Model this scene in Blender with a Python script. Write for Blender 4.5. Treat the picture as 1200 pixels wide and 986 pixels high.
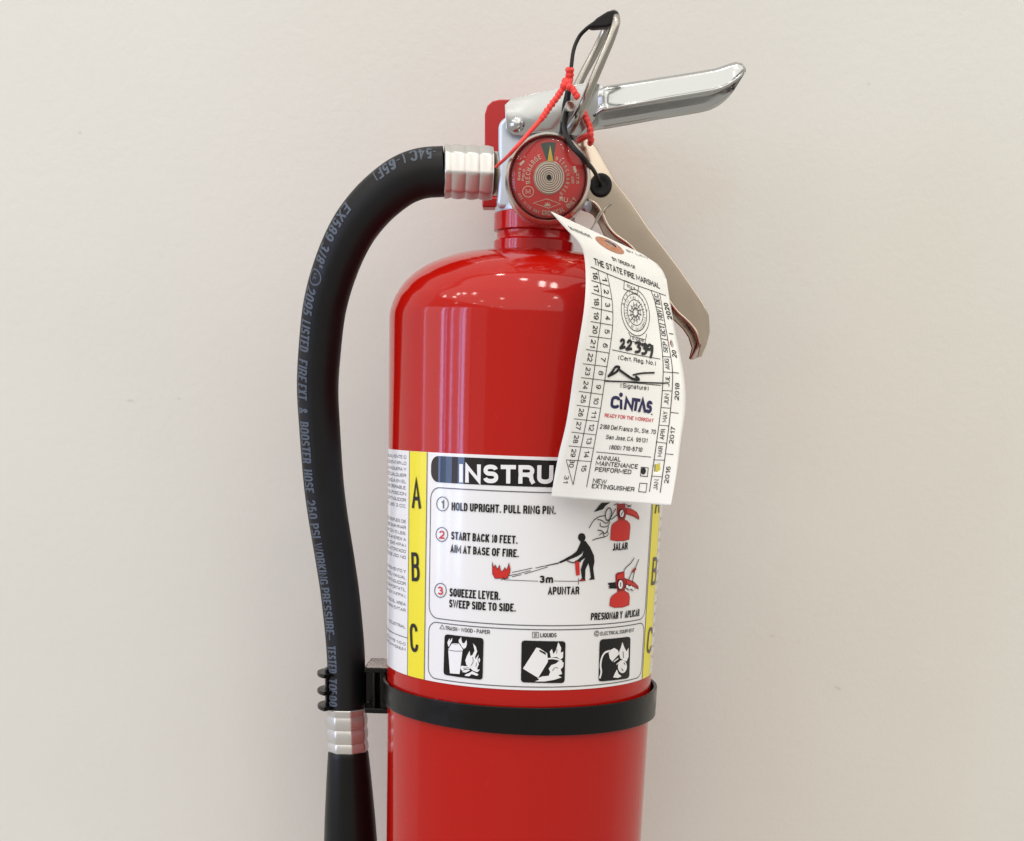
import bpy, bmesh, math, random
import numpy as np
from mathutils import Vector, Matrix
random.seed(7)
for o in list(bpy.data.objects): bpy.data.objects.remove(o)
SC = bpy.context.scene
COL = SC.collection
PI = math.pi

# ------------------------------------------------------------------ camera
S = 0.064                                  # cylinder radius in metres; the cylinder's axis is x = y = 0
F, PPX, PPY = 1546.17, 600.0, 945.335      # focal length and principal point in photo pixels (1200 x 986)
PITCH, ROLL = 0.2859, 0.0334
CAMP = Vector((-0.0202 * S, -9.9258 * S, 0.0))
cp, sp = math.cos(PITCH), math.sin(PITCH)
cr, sr = math.cos(ROLL), math.sin(ROLL)
XH, DN, FW = Vector((1, 0, 0)), Vector((0, -sp, -cp)), Vector((0, cp, -sp))
RIGHT, DOWN = XH * cr - DN * sr, XH * sr + DN * cr
cam = bpy.data.cameras.new('camera')
camo = bpy.data.objects.new('camera', cam); COL.objects.link(camo)
m = Matrix.Identity(4)
for i in range(3):
    m[i][0] = RIGHT[i]; m[i][1] = -DOWN[i]; m[i][2] = -FW[i]; m[i][3] = CAMP[i]
camo.matrix_world = m
cam.sensor_fit = 'HORIZONTAL'; cam.sensor_width = 36.0; cam.lens = F * 36 / 1200
cam.shift_y = (PPY - 493.0) / 1200
cam.clip_start = 0.02; cam.clip_end = 60
SC.camera = camo

# ------------------------------------------------------------------ world and lamps
world = bpy.data.worlds.new('World'); SC.world = world; world.use_nodes = True
bg = world.node_tree.nodes['Background']
bg.inputs['Color'].default_value = (1.0, 0.94, 0.84, 1); bg.inputs['Strength'].default_value = 0.58
SC.view_settings.view_transform = 'Standard'; SC.view_settings.look = 'None'
SC.view_settings.exposure = 0.0; SC.view_settings.gamma = 1.0
SC.cycles.max_bounces = 8; SC.cycles.caustics_reflective = False; SC.cycles.caustics_refractive = False
SC.cycles.sample_clamp_indirect = 4.0

def area(name, loc, target, sx, sy, power, col, shape='RECTANGLE'):
    l = bpy.data.lights.new(name, 'AREA'); l.shape = shape; l.size = sx; l.size_y = sy
    l.energy = power; l.color = col
    o = bpy.data.objects.new(name, l); COL.objects.link(o)
    o.location = loc
    o.rotation_euler = (Vector(target) - Vector(loc)).to_track_quat('-Z', 'Y').to_euler()
    return o
CEIL = 1.55
area('ceiling_fill', (0.35, -3.3, CEIL + .06), (0.35, -3.3, 0), 5.6, 6.6, 132, (1.0, 0.97, 0.91))  # added overhead fill, no real fixture, stretched forward to brighten wall and lever
# small round ceiling spots
for x, y in [(-.41, -.05), (-.13, -.43), (.15, -.54), (.34, -.55), (.45, -1.03), (.62, -1.55), (.93, -1.54), (.75, -3.03), (-1.67, -.79), (-1.42, -1.0), (-1.83, -.65), (-2.28, -.3), (-2.07, -.68), (-2.71, -1.26), (-3.35, -.93), (-2.25, -2.01), (-1.62, -1.74), (-.86, -1.71), (-2.37, -3.84), (-1.65, -3.68)]:
    area('ceiling_spot', (x, y, CEIL), (x, y, 0), .11, .11, .8, (1.0, 0.95, 0.88), 'DISK')
# tall daylight windows to the left, pane beside pane
for az, w, p in [(-73, .13, 5.4), (-69.5, .05, 1.3), (-64, .08, 2.6), (-56.5, .07, 2.1), (-53.5, .12, 4.8), (-92, .12, 1.2)]:
    t = math.radians(az); x, y = 3.0 * math.sin(t), -3.0 * math.cos(t)
    area('window_pane_light', (x, y, .2), (0, 0, .2), w, 1.25, p, (0.30, 0.52, 1.0))
for az, w, p, c in [(-62, 1.15, 4.5, (.50, .58, 1.0)), (-84, 1.5, 9.5, (1.0, .86, .92)), (-57, 1.1, 5.5, (1.0, .84, .92)), (-40.5, .7, 1.3, (1.0, .86, .84))]:
    t = math.radians(az); area('shopfront_light', ((3.3 if az != -62 else 3.15) * math.sin(t), -(3.3 if az != -62 else 3.15) * math.cos(t), .3), (0, 0, .2), w, 1.5, p, c)

# ------------------------------------------------------------------ pixel <-> place
def ray(px, py):
    U, V = (px - PPX) / F, (py - PPY) / F
    return XH * (cr * U + sr * V) + DN * (-sr * U + cr * V) + FW
def at(px, py, Y=0.0):
    d = ray(px, py); return CAMP + d * ((Y - CAMP.y) / d.y)
def mpp(px, py, Y=0.0):                    # metres per pixel there
    return (at(px + 1, py, Y) - at(px, py, Y)).length
def cyl(px, py, r=S):                      # point of the photo on the cylinder wall -> (arc length, height)
    d = ray(px, py)
    a = d.x ** 2 + d.y ** 2; b = 2 * (CAMP.x * d.x + CAMP.y * d.y); c = CAMP.x ** 2 + CAMP.y ** 2 - r * r
    D = max(b * b - 4 * a * c, 0)
    p = CAMP + d * ((-b - math.sqrt(D)) / (2 * a))
    return (S * math.atan2(p.x, -p.y), p.z)
def P3(pts):                               # (px, py, Y) triples
    return [at(*p) for p in pts]

# ------------------------------------------------------------------ materials
def lin(r, g, b):
    f = lambda c: (c / 255 / 12.92) if c / 255 <= .04045 else ((c / 255 + .055) / 1.055) ** 2.4
    return (f(r), f(g), f(b), 1)
def mat(name, col, rough=.5, metal=0.0, spec=.5, bump=None, coat=0.0, var=None, rvar=None, trans=None):
    M = bpy.data.materials.new(name); M.use_nodes = True
    nt = M.node_tree; b = nt.nodes['Principled BSDF']
    b.inputs['Base Color'].default_value = col if len(col) == 4 else (*col, 1)
    b.inputs['Roughness'].default_value = rough; b.inputs['Metallic'].default_value = metal
    b.inputs['Specular IOR Level'].default_value = spec
    b.inputs['Coat Weight'].default_value = coat; b.inputs['Coat Roughness'].default_value = .06
    tc = nt.nodes.new('ShaderNodeTexCoord')
    if bump:                               # list of (scale, strength, distance)
        prev = None
        for sc_, st, di in bump:
            n = nt.nodes.new('ShaderNodeTexNoise'); n.inputs['Scale'].default_value = sc_; n.inputs['Detail'].default_value = 3
            nt.links.new(tc.outputs['Object'], n.inputs['Vector'])
            u = nt.nodes.new('ShaderNodeBump'); u.inputs['Strength'].default_value = st; u.inputs['Distance'].default_value = di
            nt.links.new(n.outputs['Fac'], u.inputs['Height'])
            if prev: nt.links.new(prev.outputs['Normal'], u.inputs['Normal'])
            prev = u
        nt.links.new(prev.outputs['Normal'], b.inputs['Normal'])
    if var:                                # (scale, second colour, low, high)
        n = nt.nodes.new('ShaderNodeTexNoise'); n.inputs['Scale'].default_value = var[0]; n.inputs['Detail'].default_value = 5
        nt.links.new(tc.outputs['Object'], n.inputs['Vector'])
        r = nt.nodes.new('ShaderNodeMapRange'); r.inputs['From Min'].default_value = var[2]; r.inputs['From Max'].default_value = var[3]
        nt.links.new(n.outputs['Fac'], r.inputs['Value'])
        x = nt.nodes.new('ShaderNodeMix'); x.data_type = 'RGBA'
        x.inputs[6].default_value = b.inputs['Base Color'].default_value[:]; x.inputs[7].default_value = (*var[1][:3], 1)
        nt.links.new(r.outputs['Result'], x.inputs[0]); nt.links.new(x.outputs[2], b.inputs['Base Color'])
    if rvar:                               # (scale, low rough, high rough)
        n = nt.nodes.new('ShaderNodeTexNoise'); n.inputs['Scale'].default_value = rvar[0]; n.inputs['Detail'].default_value = 4
        nt.links.new(tc.outputs['Object'], n.inputs['Vector'])
        r = nt.nodes.new('ShaderNodeMapRange'); r.inputs['From Min'].default_value = .3; r.inputs['From Max'].default_value = .7
        r.inputs['To Min'].default_value = rvar[1]; r.inputs['To Max'].default_value = rvar[2]
        nt.links.new(n.outputs['Fac'], r.inputs['Value']); nt.links.new(r.outputs['Result'], b.inputs['Roughness'])
    return M
M = dict(
 wall=mat('wall_paint', (.695, .688, .648), .55, spec=.3, bump=[(18, .06, .004), (280, .14, .0011), (900, .10, .0005)], var=(4, (.665, .655, .61), .35, .65)),
 scuff=mat('wall_scuff', (.635, .625, .58), .6, spec=.2),
 red=mat('red_paint', (.42, .0054, .0022), .07, spec=.36, var=(520, (.48, .022, .016), .66, .82), bump=[(14, .03, .002), (480, .035, .0003)], rvar=(60, .06, .09)),
 collar=mat('red_collar_paint', (.50, .008, .010), .12, bump=[(500, .04, .0003)]),
 bracket=mat('red_bracket_paint', (.46, .008, .010), .3, bump=[(500, .05, .0004)]),
 label=mat('label_vinyl', (.78, .78, .80), .14, bump=[(180, .02, .0005)]),
 black=mat('print_black', (.007, .0065, .007), .07, spec=.36),
 grey=mat('print_grey', (.10, .10, .11), .25),
 yellow=mat('print_yellow', (.80, .70, .02), .22),
 pred=mat('print_red', (.56, .02, .015), .22),
 pdred=mat('print_dark_red', (.30, .01, .012), .22),
 pwhite=mat('print_white', (.80, .80, .82), .22),
 paper=mat('tag_card', (.85, .85, .835), .6, spec=.25, bump=[(22, .10, .003), (700, .06, .0003)], var=(45, (.81, .805, .785), .45, .68)),
 ink=mat('tag_ink', (.015, .015, .016), .55),
 marker=mat('marker_ink', (.006, .006, .007), .4),
 navy=mat('tag_navy_ink', (.012, .012, .075), .55),
 tred=mat('tag_red_ink', (.55, .02, .03), .55),
 orange=mat('eyelet_fibre', (.52, .25, .15), .7, var=(900, (.42, .18, .10), .4, .6)),
 steel=mat('plated_steel', (.47, .482, .488), .16, 1.0, bump=[(38, .14, .0014), (500, .03, .0003)], rvar=(45, .10, .20)),
 satin=mat('satin_stainless', (.56, .48, .395), .17, 1.0, bump=[(26, .12, .0020), (700, .03, .0003)], rvar=(30, .13, .22)),
 zinc=mat('cast_zinc', (.58, .645, .73), .42, .7, bump=[(600, .10, .0004)]),
 alu=mat('crimped_aluminium', (.60, .59, .575), .32, .75, bump=[(400, .08, .0004)]),
 brass=mat('fitting_metal', (.70, .62, .50), .32, 1.0),
 wire=mat('ring_wire', (.38, .36, .33), .2, 1.0, bump=[(300, .04, .0004)]),
 twire=mat('tie_wire', (.55, .53, .50), .35, 1.0),
 rubber=mat('hose_rubber', (.005, .005, .006), .42, spec=.27, bump=[(800, .08, .0004)], rvar=(70, .36, .55)),
 hoseprint=mat('hose_print', (.072, .09, .122), .6),
 plastic=mat('black_plastic', (.004, .0035, .0035), .25, spec=.24, bump=[(300, .05, .0004)], rvar=(90, .18, .36)),
 nozzle=mat('nozzle_plastic', (.004, .004, .004), .34, spec=.25, bump=[(220, .10, .0006)], var=(160, (.05, .05, .05), .72, .80)),
 dust=mat('dusty_plastic', (.05, .045, .042), .9, var=(900, (.50, .45, .41), .34, .52)),
 seal=mat('seal_plastic', (.80, .045, .035), .38),
 cord=mat('tether_rubber', (.005, .005, .005), .5, spec=.3),
 dial=mat('dial_red', (.66, .012, .012), .4),
 green=mat('dial_green', (.012, .045, .038), .4),
 coil=mat('coil_metal', (.78, .70, .62), .3, 1.0),
 coil_back=mat('coil_backing', (.42, .35, .29), .4, .6),
 bezel=mat('bezel_steel', (.66, .63, .58), .33, 1.0, bump=[(300, .06, .0004)], rvar=(120, .2, .38)),
 cream=mat('dial_lettering', (.74, .60, .46), .5),
 needle=mat('needle_yellow', (.72, .48, .02), .4),
)
def lens_mat():
    L = bpy.data.materials.new('clear_lens'); L.use_nodes = True; nt = L.node_tree; nt.nodes.clear()
    out = nt.nodes.new('ShaderNodeOutputMaterial'); mx = nt.nodes.new('ShaderNodeMixShader')
    t = nt.nodes.new('ShaderNodeBsdfTransparent'); g = nt.nodes.new('ShaderNodeBsdfGlossy'); g.inputs['Roughness'].default_value = .03
    fr = nt.nodes.new('ShaderNodeFresnel'); fr.inputs['IOR'].default_value = 1.38
    nt.links.new(fr.outputs[0], mx.inputs[0]); nt.links.new(t.outputs[0], mx.inputs[1]); nt.links.new(g.outputs[0], mx.inputs[2])
    nt.links.new(mx.outputs[0], out.inputs[0]); return L
M['lens'] = lens_mat()

# ------------------------------------------------------------------ object helpers
def thing(name, label, cat, loc=(0, 0, 0)):
    o = bpy.data.objects.new(name, None); COL.objects.link(o); o.location = loc
    o.empty_display_size = .02; o['label'] = label; o['category'] = cat
    return o
def obj(name, verts, faces, material, parent=None, smooth=40, bevel=0.0, solid=0.0, offset=0.0, label=None):
    me = bpy.data.meshes.new(name)
    me.from_pydata([tuple(v) for v in verts], [], faces); me.update()
    me.materials.append(material)
    if smooth:
        me.polygons.foreach_set('use_smooth', [True] * len(me.polygons))
        me.set_sharp_from_angle(angle=math.radians(smooth))
    o = bpy.data.objects.new(name, me); COL.objects.link(o)
    if parent is not None:
        o.parent = parent
        w = Vector((0, 0, 0)); q = parent
        while q is not None: w += Vector(q.location); q = q.parent
        o.location = -w if parent.parent is None else (0, 0, 0)
    if solid:
        md = o.modifiers.new('sheet', 'SOLIDIFY'); md.thickness = solid; md.offset = offset
    if bevel:
        md = o.modifiers.new('edge', 'BEVEL'); md.width = bevel; md.segments = 3; md.limit_method = 'ANGLE'; md.angle_limit = math.radians(35)
        md.harden_normals = False
    if label: o['label'] = label
    return o
def fixn(verts, faces):
    bm = bmesh.new(); vs = [bm.verts.new(v) for v in verts]
    for f in faces:
        try: bm.faces.new([vs[i] for i in f])
        except ValueError: pass
    bmesh.ops.remove_doubles(bm, verts=bm.verts, dist=1e-7)
    bmesh.ops.recalc_face_normals(bm, faces=bm.faces)
    bm.verts.index_update()
    v = [x.co.copy() for x in bm.verts]; f = [[q.index for q in x.verts] for x in bm.faces]
    bm.free(); return v, f
def basis(ax):
    ax = Vector(ax).normalized()
    h = Vector((0, 0, 1)) if abs(ax.z) < .9 else Vector((1, 0, 0))
    e1 = ax.cross(h).normalized(); e2 = ax.cross(e1).normalized()
    return ax, e1, e2
def lathe(prof, org, ax=(0, 0, 1), seg=96, rf=None):
    ax, e1, e2 = basis(ax); org = Vector(org); V, Fc = [], []
    for k, (r, h) in enumerate(prof):
        for i in range(seg):
            t = 2 * PI * i / seg; rr = rf(r, h, t) if rf else r
            V.append(org + ax * h + (e1 * math.cos(t) + e2 * math.sin(t)) * rr)
    for k in range(len(prof) - 1):
        for i in range(seg):
            j = (i + 1) % seg
            Fc.append([k * seg + i, k * seg + j, (k + 1) * seg + j, (k + 1) * seg + i])
    if prof[0][0] > 1e-6: Fc.append(list(range(seg))[::-1])
    if prof[-1][0] > 1e-6: Fc.append([(len(prof) - 1) * seg + i for i in range(seg)])
    return fixn(V, Fc)
def smooth_path(pts, n=12):                # Catmull-Rom through the points
    pts = [Vector(p) for p in pts]; out = []
    for i in range(len(pts) - 1):
        p0 = pts[i - 1] if i else pts[0] * 2 - pts[1]
        p1, p2 = pts[i], pts[i + 1]
        p3 = pts[i + 2] if i + 2 < len(pts) else p2 * 2 - p1
        for k in range(n):
            t = k / n
            out.append(.5 * ((2 * p1) + (p2 - p0) * t + (2 * p0 - 5 * p1 + 4 * p2 - p3) * t * t + (3 * p1 - p0 - 3 * p2 + p3) * t ** 3))
    out.append(pts[-1]); return out
def frames(path):
    T = [(path[min(i + 1, len(path) - 1)] - path[max(i - 1, 0)]).normalized() for i in range(len(path))]
    _, n, _ = basis(T[0]); N = []
    for t in T:
        n = (n - t * n.dot(t)).normalized(); N.append(n)
    return T, N
def tube(path, rad, seg=20, cap=True):
    T, N = frames(path); V, Fc = [], []
    for i, p in enumerate(path):
        r = rad(i / (len(path) - 1)) if callable(rad) else rad
        b = T[i].cross(N[i])
        for k in range(seg):
            a = 2 * PI * k / seg; V.append(p + (N[i] * math.cos(a) + b * math.sin(a)) * r)
    for i in range(len(path) - 1):
        for k in range(seg):
            j = (k + 1) % seg; Fc.append([i * seg + k, i * seg + j, (i + 1) * seg + j, (i + 1) * seg + k])
    if cap:
        Fc.append(list(range(seg))[::-1]); Fc.append([(len(path) - 1) * seg + k for k in range(seg)])
    return V, Fc
def prism(front, back):                    # two matching loops
    n = len(front); V = list(front) + list(back)
    Fc = [list(range(n))[::-1], [n + i for i in range(n)]]
    for i in range(n): j = (i + 1) % n; Fc.append([i, j, n + j, n + i])
    return fixn(V, Fc)
def plate_px(poly, Y, thick):              # outline traced in the picture, standing at depth Y with real thickness
    f = [at(x, y, Y) for x, y in poly]
    return prism(f, [p + Vector((0, thick, 0)) for p in f])
def box(x0, x1, y0, y1, z0, z1):
    f = [Vector((x0, y0, z0)), Vector((x1, y0, z0)), Vector((x1, y0, z1)), Vector((x0, y0, z1))]
    return prism(f, [p + Vector((0, y1 - y0, 0)) for p in f])
def join(*parts):
    V, Fc = [], []
    for v, f in parts:
        b = len(V); V += list(v); Fc += [[i + b for i in q] for q in f]
    return V, Fc
def blob(c, rx, ry, rz, n=12, jit=0.0):
    V, Fc = [], []
    for i in range(n // 2 + 1):
        a = PI * i / (n // 2)
        for k in range(n):
            b = 2 * PI * k / n; j = 1 + random.uniform(-jit, jit)
            V.append(Vector(c) + Vector((rx * math.sin(a) * math.cos(b), ry * math.sin(a) * math.sin(b), rz * math.cos(a))) * j)
    for i in range(n // 2):
        for k in range(n):
            q = (k + 1) % n; Fc.append([i * n + k, i * n + q, (i + 1) * n + q, (i + 1) * n + k])
    return V, Fc

# ------------------------------------------------------------------ printed sheets (label, tag, hose, dial)
# a plain grotesque drawn with strokes: x and y run 0..1 between stroke centres, ('A', cx, cy, rx, ry, from, to) is an arc
def A(*a): return ('A',) + a
O_ = [A(.5, .66, .5, .34, 0, 180), A(.5, .34, .5, .34, 180, 360)]
GLYPH = {
 'A': (.70, [[(0, 0), (.5, 1), (1, 0)], [(.17, .30), (.83, .30)]]),
 'B': (.68, [[(0, 0), (0, 1), (.52, 1), A(.55, .765, .38, .235, 90, -90), (0, .53)], [(.5, .53), A(.55, .265, .45, .265, 90, -90), (0, 0)]]),
 'C': (.70, [[A(.5, .68, .5, .32, 12, 180), A(.5, .32, .5, .32, 180, 348)]]),
 'D': (.70, [[(0, 0), (0, 1), (.4, 1), A(.45, .62, .55, .38, 90, 0), A(.45, .38, .55, .38, 0, -90), (0, 0)]]),
 'E': (.62, [[(1, 1), (0, 1), (0, 0), (1, 0)], [(0, .53), (.9, .53)]]), 'F': (.58, [[(1, 1), (0, 1), (0, 0)], [(0, .5), (.9, .5)]]),
 'G': (.74, [[A(.5, .68, .5, .32, 14, 180), A(.5, .32, .5, .32, 180, 345)], [(1, 0), (1, .46), (.55, .46)]]),
 'H': (.70, [[(0, 0), (0, 1)], [(1, 0), (1, 1)], [(0, .53), (1, .53)]]), 'I': (0, [[(0, 0), (0, 1)]]),
 'J': (.54, [[(1, 1), (1, .22), A(.5, .22, .5, .22, 0, -170)]]), 'K': (.70, [[(0, 0), (0, 1)], [(1, 1), (0, .36)], [(.36, .58), (1, 0)]]),
 'L': (.57, [[(0, 1), (0, 0), (1, 0)]]), 'M': (.94, [[(0, 0), (0, 1), (.5, .22), (1, 1), (1, 0)]]), 'N': (.74, [[(0, 0), (0, 1), (1, 0), (1, 1)]]),
 'O': (.74, [O_ + ['Z']]), 'P': (.66, [[(0, 0), (0, 1), (.52, 1), A(.55, .73, .45, .27, 90, -90), (0, .46)]]), 'Q': (.74, [O_ + ['Z'], [(.6, .24), (1, -.04)]]),
 'R': (.70, [[(0, 0), (0, 1), (.52, 1), A(.55, .74, .42, .26, 90, -90), (0, .48)], [(.55, .48), (.88, .36), (.92, .12), (1, 0)]]),
 'S': (.67, [[A(.5, .755, .47, .245, 10, 250), A(.5, .265, .5, .265, 70, -170)]]), 'T': (.66, [[(0, 1), (1, 1)], [(.5, 0), (.5, 1)]]),
 'U': (.70, [[(0, 1), (0, .32), A(.5, .32, .5, .32, 180, 360), (1, 1)]]), 'V': (.68, [[(0, 1), (.5, 0), (1, 1)]]),
 'W': (1.08, [[(0, 1), (.25, 0), (.5, .96), (.75, 0), (1, 1)]]), 'X': (.68, [[(0, 0), (1, 1)], [(0, 1), (1, 0)]]), 'Y': (.68, [[(0, 1), (.5, .44), (1, 1)], [(.5, .44), (.5, 0)]]),
 'Z': (.62, [[(0, 1), (1, 1), (0, 0), (1, 0)]]),
 '0': (.56, [O_ + ['Z']]), '1': (.36, [[(0, .76), (.55, .83), (1, 1), (1, 0)]]), '2': (.56, [[A(.5, .70, .5, .30, 170, -20), (.75, .40), (.1, .12), (0, 0), (1, 0)]]),
 '3': (.56, [[A(.48, .76, .45, .24, 165, -80), (.40, .53)], [(.45, .53), A(.5, .27, .5, .27, 80, -165)]]), '4': (.58, [[(.76, 0), (.76, 1), (0, .27), (1, .27)]]),
 '5': (.56, [[(.92, 1), (.14, 1), (.04, .50), (.10, .52), A(.5, .33, .5, .33, 125, -165)]]), '6': (.56, [[A(.5, .31, .5, .31, 180, -180)], [A(.52, .68, .45, .32, 20, 130), (.02, .6), (0, .31)]]),
 '7': (.54, [[(0, 1), (1, 1), (.55, .5), (.35, 0)]]), '8': (.56, [[A(.5, .765, .44, .235, 0, 360)], [A(.5, .265, .5, .265, 0, 360)]]), '9': (.56, [[A(.5, .69, .5, .31, 0, 360)], [A(.48, .32, .45, .32, 200, 310), (.98, .4), (1, .69)]]),
 'a': (.50, [[A(.47, .50, .45, .22, 160, 20), (.94, .42), (.94, 0)], [A(.46, .21, .46, .21, 30, 330)], [(.5, .42), (.94, .40)]]), 'e': (.52, [[(.02, .38), (1, .38), A(.5, .36, .5, .36, 5, 320)]]),
 'r': (.30, [[(0, 0), (0, .72)], [(0, .42), (.3, .66), (1, .71)]]), 'g': (.52, [[A(.5, .36, .5, .36, 0, 360)], [(1, .72), (1, -.06), A(.5, -.06, .5, .2, 0, -160)]]),
 'i': (0, [[(0, 0), (0, .72)], [(0, .9), (0, 1.02)]]), 'n': (.50, [[(0, 0), (0, .72)], [(0, .40), A(.5, .42, .5, .30, 180, 0), (1, 0)]]), 't': (.30, [[(.4, .95), (.4, .12), (.95, .01)], [(0, .70), (1, .70)]]),
 'u': (.50, [[(0, .72), (0, .3), A(.5, .3, .5, .3, 180, 360)], [(1, 0), (1, .72)]]), 'l': (0, [[(0, 0), (0, 1)]]), 'c': (.50, [[A(.5, .36, .5, .36, 35, 325)]]), 'o': (.54, [[A(.5, .36, .5, .36, 0, 360)]]),
 's': (.46, [[A(.5, .545, .47, .175, 10, 250), A(.5, .19, .5, .19, 70, -170)]]), 'm': (.80, [[(0, 0), (0, .72)], [(0, .45), A(.25, .47, .25, .25, 180, 0), (.5, 0)], [(.5, .45), A(.75, .47, .25, .25, 180, 0), (1, 0)]]), 'd': (.52, [[A(.5, .36, .5, .36, 0, 360)], [(1, 0), (1, 1)]]),
 '.': (0, [[(0, -.08), (0, .11)]]), ',': (.06, [[(1, .06), (.8, -.1), (0, -.2)]]), '(': (.30, [[A(1.0, .42, 1.0, .68, 130, 230)]]), ')': (.30, [[A(0, .42, 1.0, .68, 50, -50)]]),
 '-': (.32, [[(0, .42), (1, .42)]]), '/': (.36, [[(0, -.05), (1, 1.05)]]), '"': (.22, [[(0, 1), (0, .68)], [(1, 1), (1, .68)]]), '\u2022': (.34, [[A(.5, .42, .28, .09, 0, 360)]]),
 '&': (.68, [[(1, 0), (.2, .70), A(.42, .82, .26, .18, 200, -30), (.1, .42), A(.38, .23, .38, .23, 140, 300), (.95, .45)]]),
}
_tc = {}
def text_flat(s, bold=0.0, ratio=None, st=None):
    """strokes of a line of text with cap height 1; ratio = wanted width / cap height"""
    key = (s, bold, ratio, st)
    if key in _tc: return _tc[key]
    st = st if st is not None else .12 + bold * 2.4
    G = .11; n = len(s); sc_, fx = 0.0, 0.0
    for ch in s:
        if ch == ' ': sc_ += .20; continue
        w = GLYPH[ch][0]
        if w: sc_ += w
        else: fx += st
    sc_ += G * (n - 1)
    k = 1.0 if ratio is None else max(.25, (ratio - fx) / max(sc_, 1e-3)) if sc_ > 0 else 1.0
    V, Fc, x, lay = [], [], 0.0, 0
    for ch in s:
        if ch == ' ': x += (.20 + G) * k; continue
        w, strokes = GLYPH[ch]; Wd = w * k if w else st
        ss = min(st, Wd * (.70 if ch == '1' else .34 if ch in 'MW' else .44)) if w > .25 else st
        if ch in 'MNW' and (Wd < .55 or st < .2): ss *= .88 if ch == 'N' else .76
        for pl in strokes:
            pts, closed = [], False
            for c in pl:
                if c == 'Z': closed = True
                elif c[0] == 'A':
                    _, cx, cy, rx, ry, a0, a1 = c; m_ = max(4, int(abs(a1 - a0) / 15))
                    full = abs(a1 - a0) == 360; closed = closed or full
                    for i in range(m_ if full else m_ + 1):
                        a = math.radians(a0 + (a1 - a0) * i / m_); co, si = math.cos(a), math.sin(a); e = .86
                        pts.append((cx + rx * math.copysign(abs(co) ** e, co), cy + ry * math.copysign(abs(si) ** e, si)))
                else: pts.append(c)
            q = []
            for px_, py_ in pts:
                p = Vector((x + ss / 2 + px_ * max(Wd - ss, 0), ss / 2 + py_ * (1 - ss)))
                if not q or (p - q[-1]).length > 1e-4: q.append(p)
            if closed and (q[0] - q[-1]).length < 1e-4: q.pop()
            for end in (0, -1):              # square ends reach the cap line and the baseline
                if not closed and len(q) > 1:
                    a, b = (q[0], q[1]) if end == 0 else (q[-1], q[-2])
                    raw = pts[0] if end == 0 else pts[-1]
                    if raw[1] in (0, 1) and abs(a.y - b.y) > .05 or raw[0] in (0, 1) and abs(a.y - b.y) < .01:
                        q[end] = a + (a - b).normalized() * ss / 2
            v, f = strip(q, ss / 2, closed); b = len(V)
            V += [(p[0], p[1], lay * 2.5e-6) for p in v]; Fc += [[i + b for i in t] for t in f]; lay = (lay + 1) % 6
        x += Wd + G * k
    V = np.array(V)
    _tc[key] = (V, Fc); return _tc[key]
def outline_flat(loops):                   # filled outline with holes
    c = bpy.data.curves.new('c', 'CURVE'); c.dimensions = '2D'; c.fill_mode = 'BOTH'
    for l in loops:
        sp_ = c.splines.new('POLY'); sp_.points.add(len(l) - 1); sp_.use_cyclic_u = True
        for i, (x, y) in enumerate(l): sp_.points[i].co = (x, y, 0, 1)
    o = bpy.data.objects.new('c', c); COL.objects.link(o)
    dg = bpy.context.evaluated_depsgraph_get(); dg.update()
    me = bpy.data.meshes.new_from_object(o.evaluated_get(dg))
    V = np.array([v.co[:2] for v in me.vertices]); Fc = [list(p.vertices) for p in me.polygons]
    bpy.data.objects.remove(o); bpy.data.curves.remove(c); bpy.data.meshes.remove(me)
    return V, Fc
def cut(V, Fc, sx, sy):                    # slice flat print so that it can follow a curved surface
    bm = bmesh.new(); vs = [bm.verts.new((p[0], p[1], p[2] if len(p) > 2 else 0)) for p in V]
    for f in Fc:
        try: bm.faces.new([vs[i] for i in f])
        except ValueError: pass
    if len(bm.faces) == 0: bm.free(); return [], []
    bmesh.ops.triangulate(bm, faces=bm.faces[:])
    for ax, st in ((0, sx), (1, sy)):
        if not st: continue
        lo, hi = V[:, ax].min(), V[:, ax].max()
        k = math.floor(lo / st) + 1
        while k * st < hi:
            co = [0, 0, 0]; no = [0, 0, 0]; co[ax] = k * st; no[ax] = 1
            bmesh.ops.bisect_plane(bm, geom=bm.verts[:] + bm.edges[:] + bm.faces[:], plane_co=co, plane_no=no, dist=1e-8)
            k += 1
    for f in bm.faces:
        if f.normal.z < 0: f.normal_flip()
    bm.verts.index_update()
    v = [(q.co.x, q.co.y, q.co.z) for q in bm.verts]; fc = [[q.index for q in f.verts] for f in bm.faces]
    bm.free(); return v, fc
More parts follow.
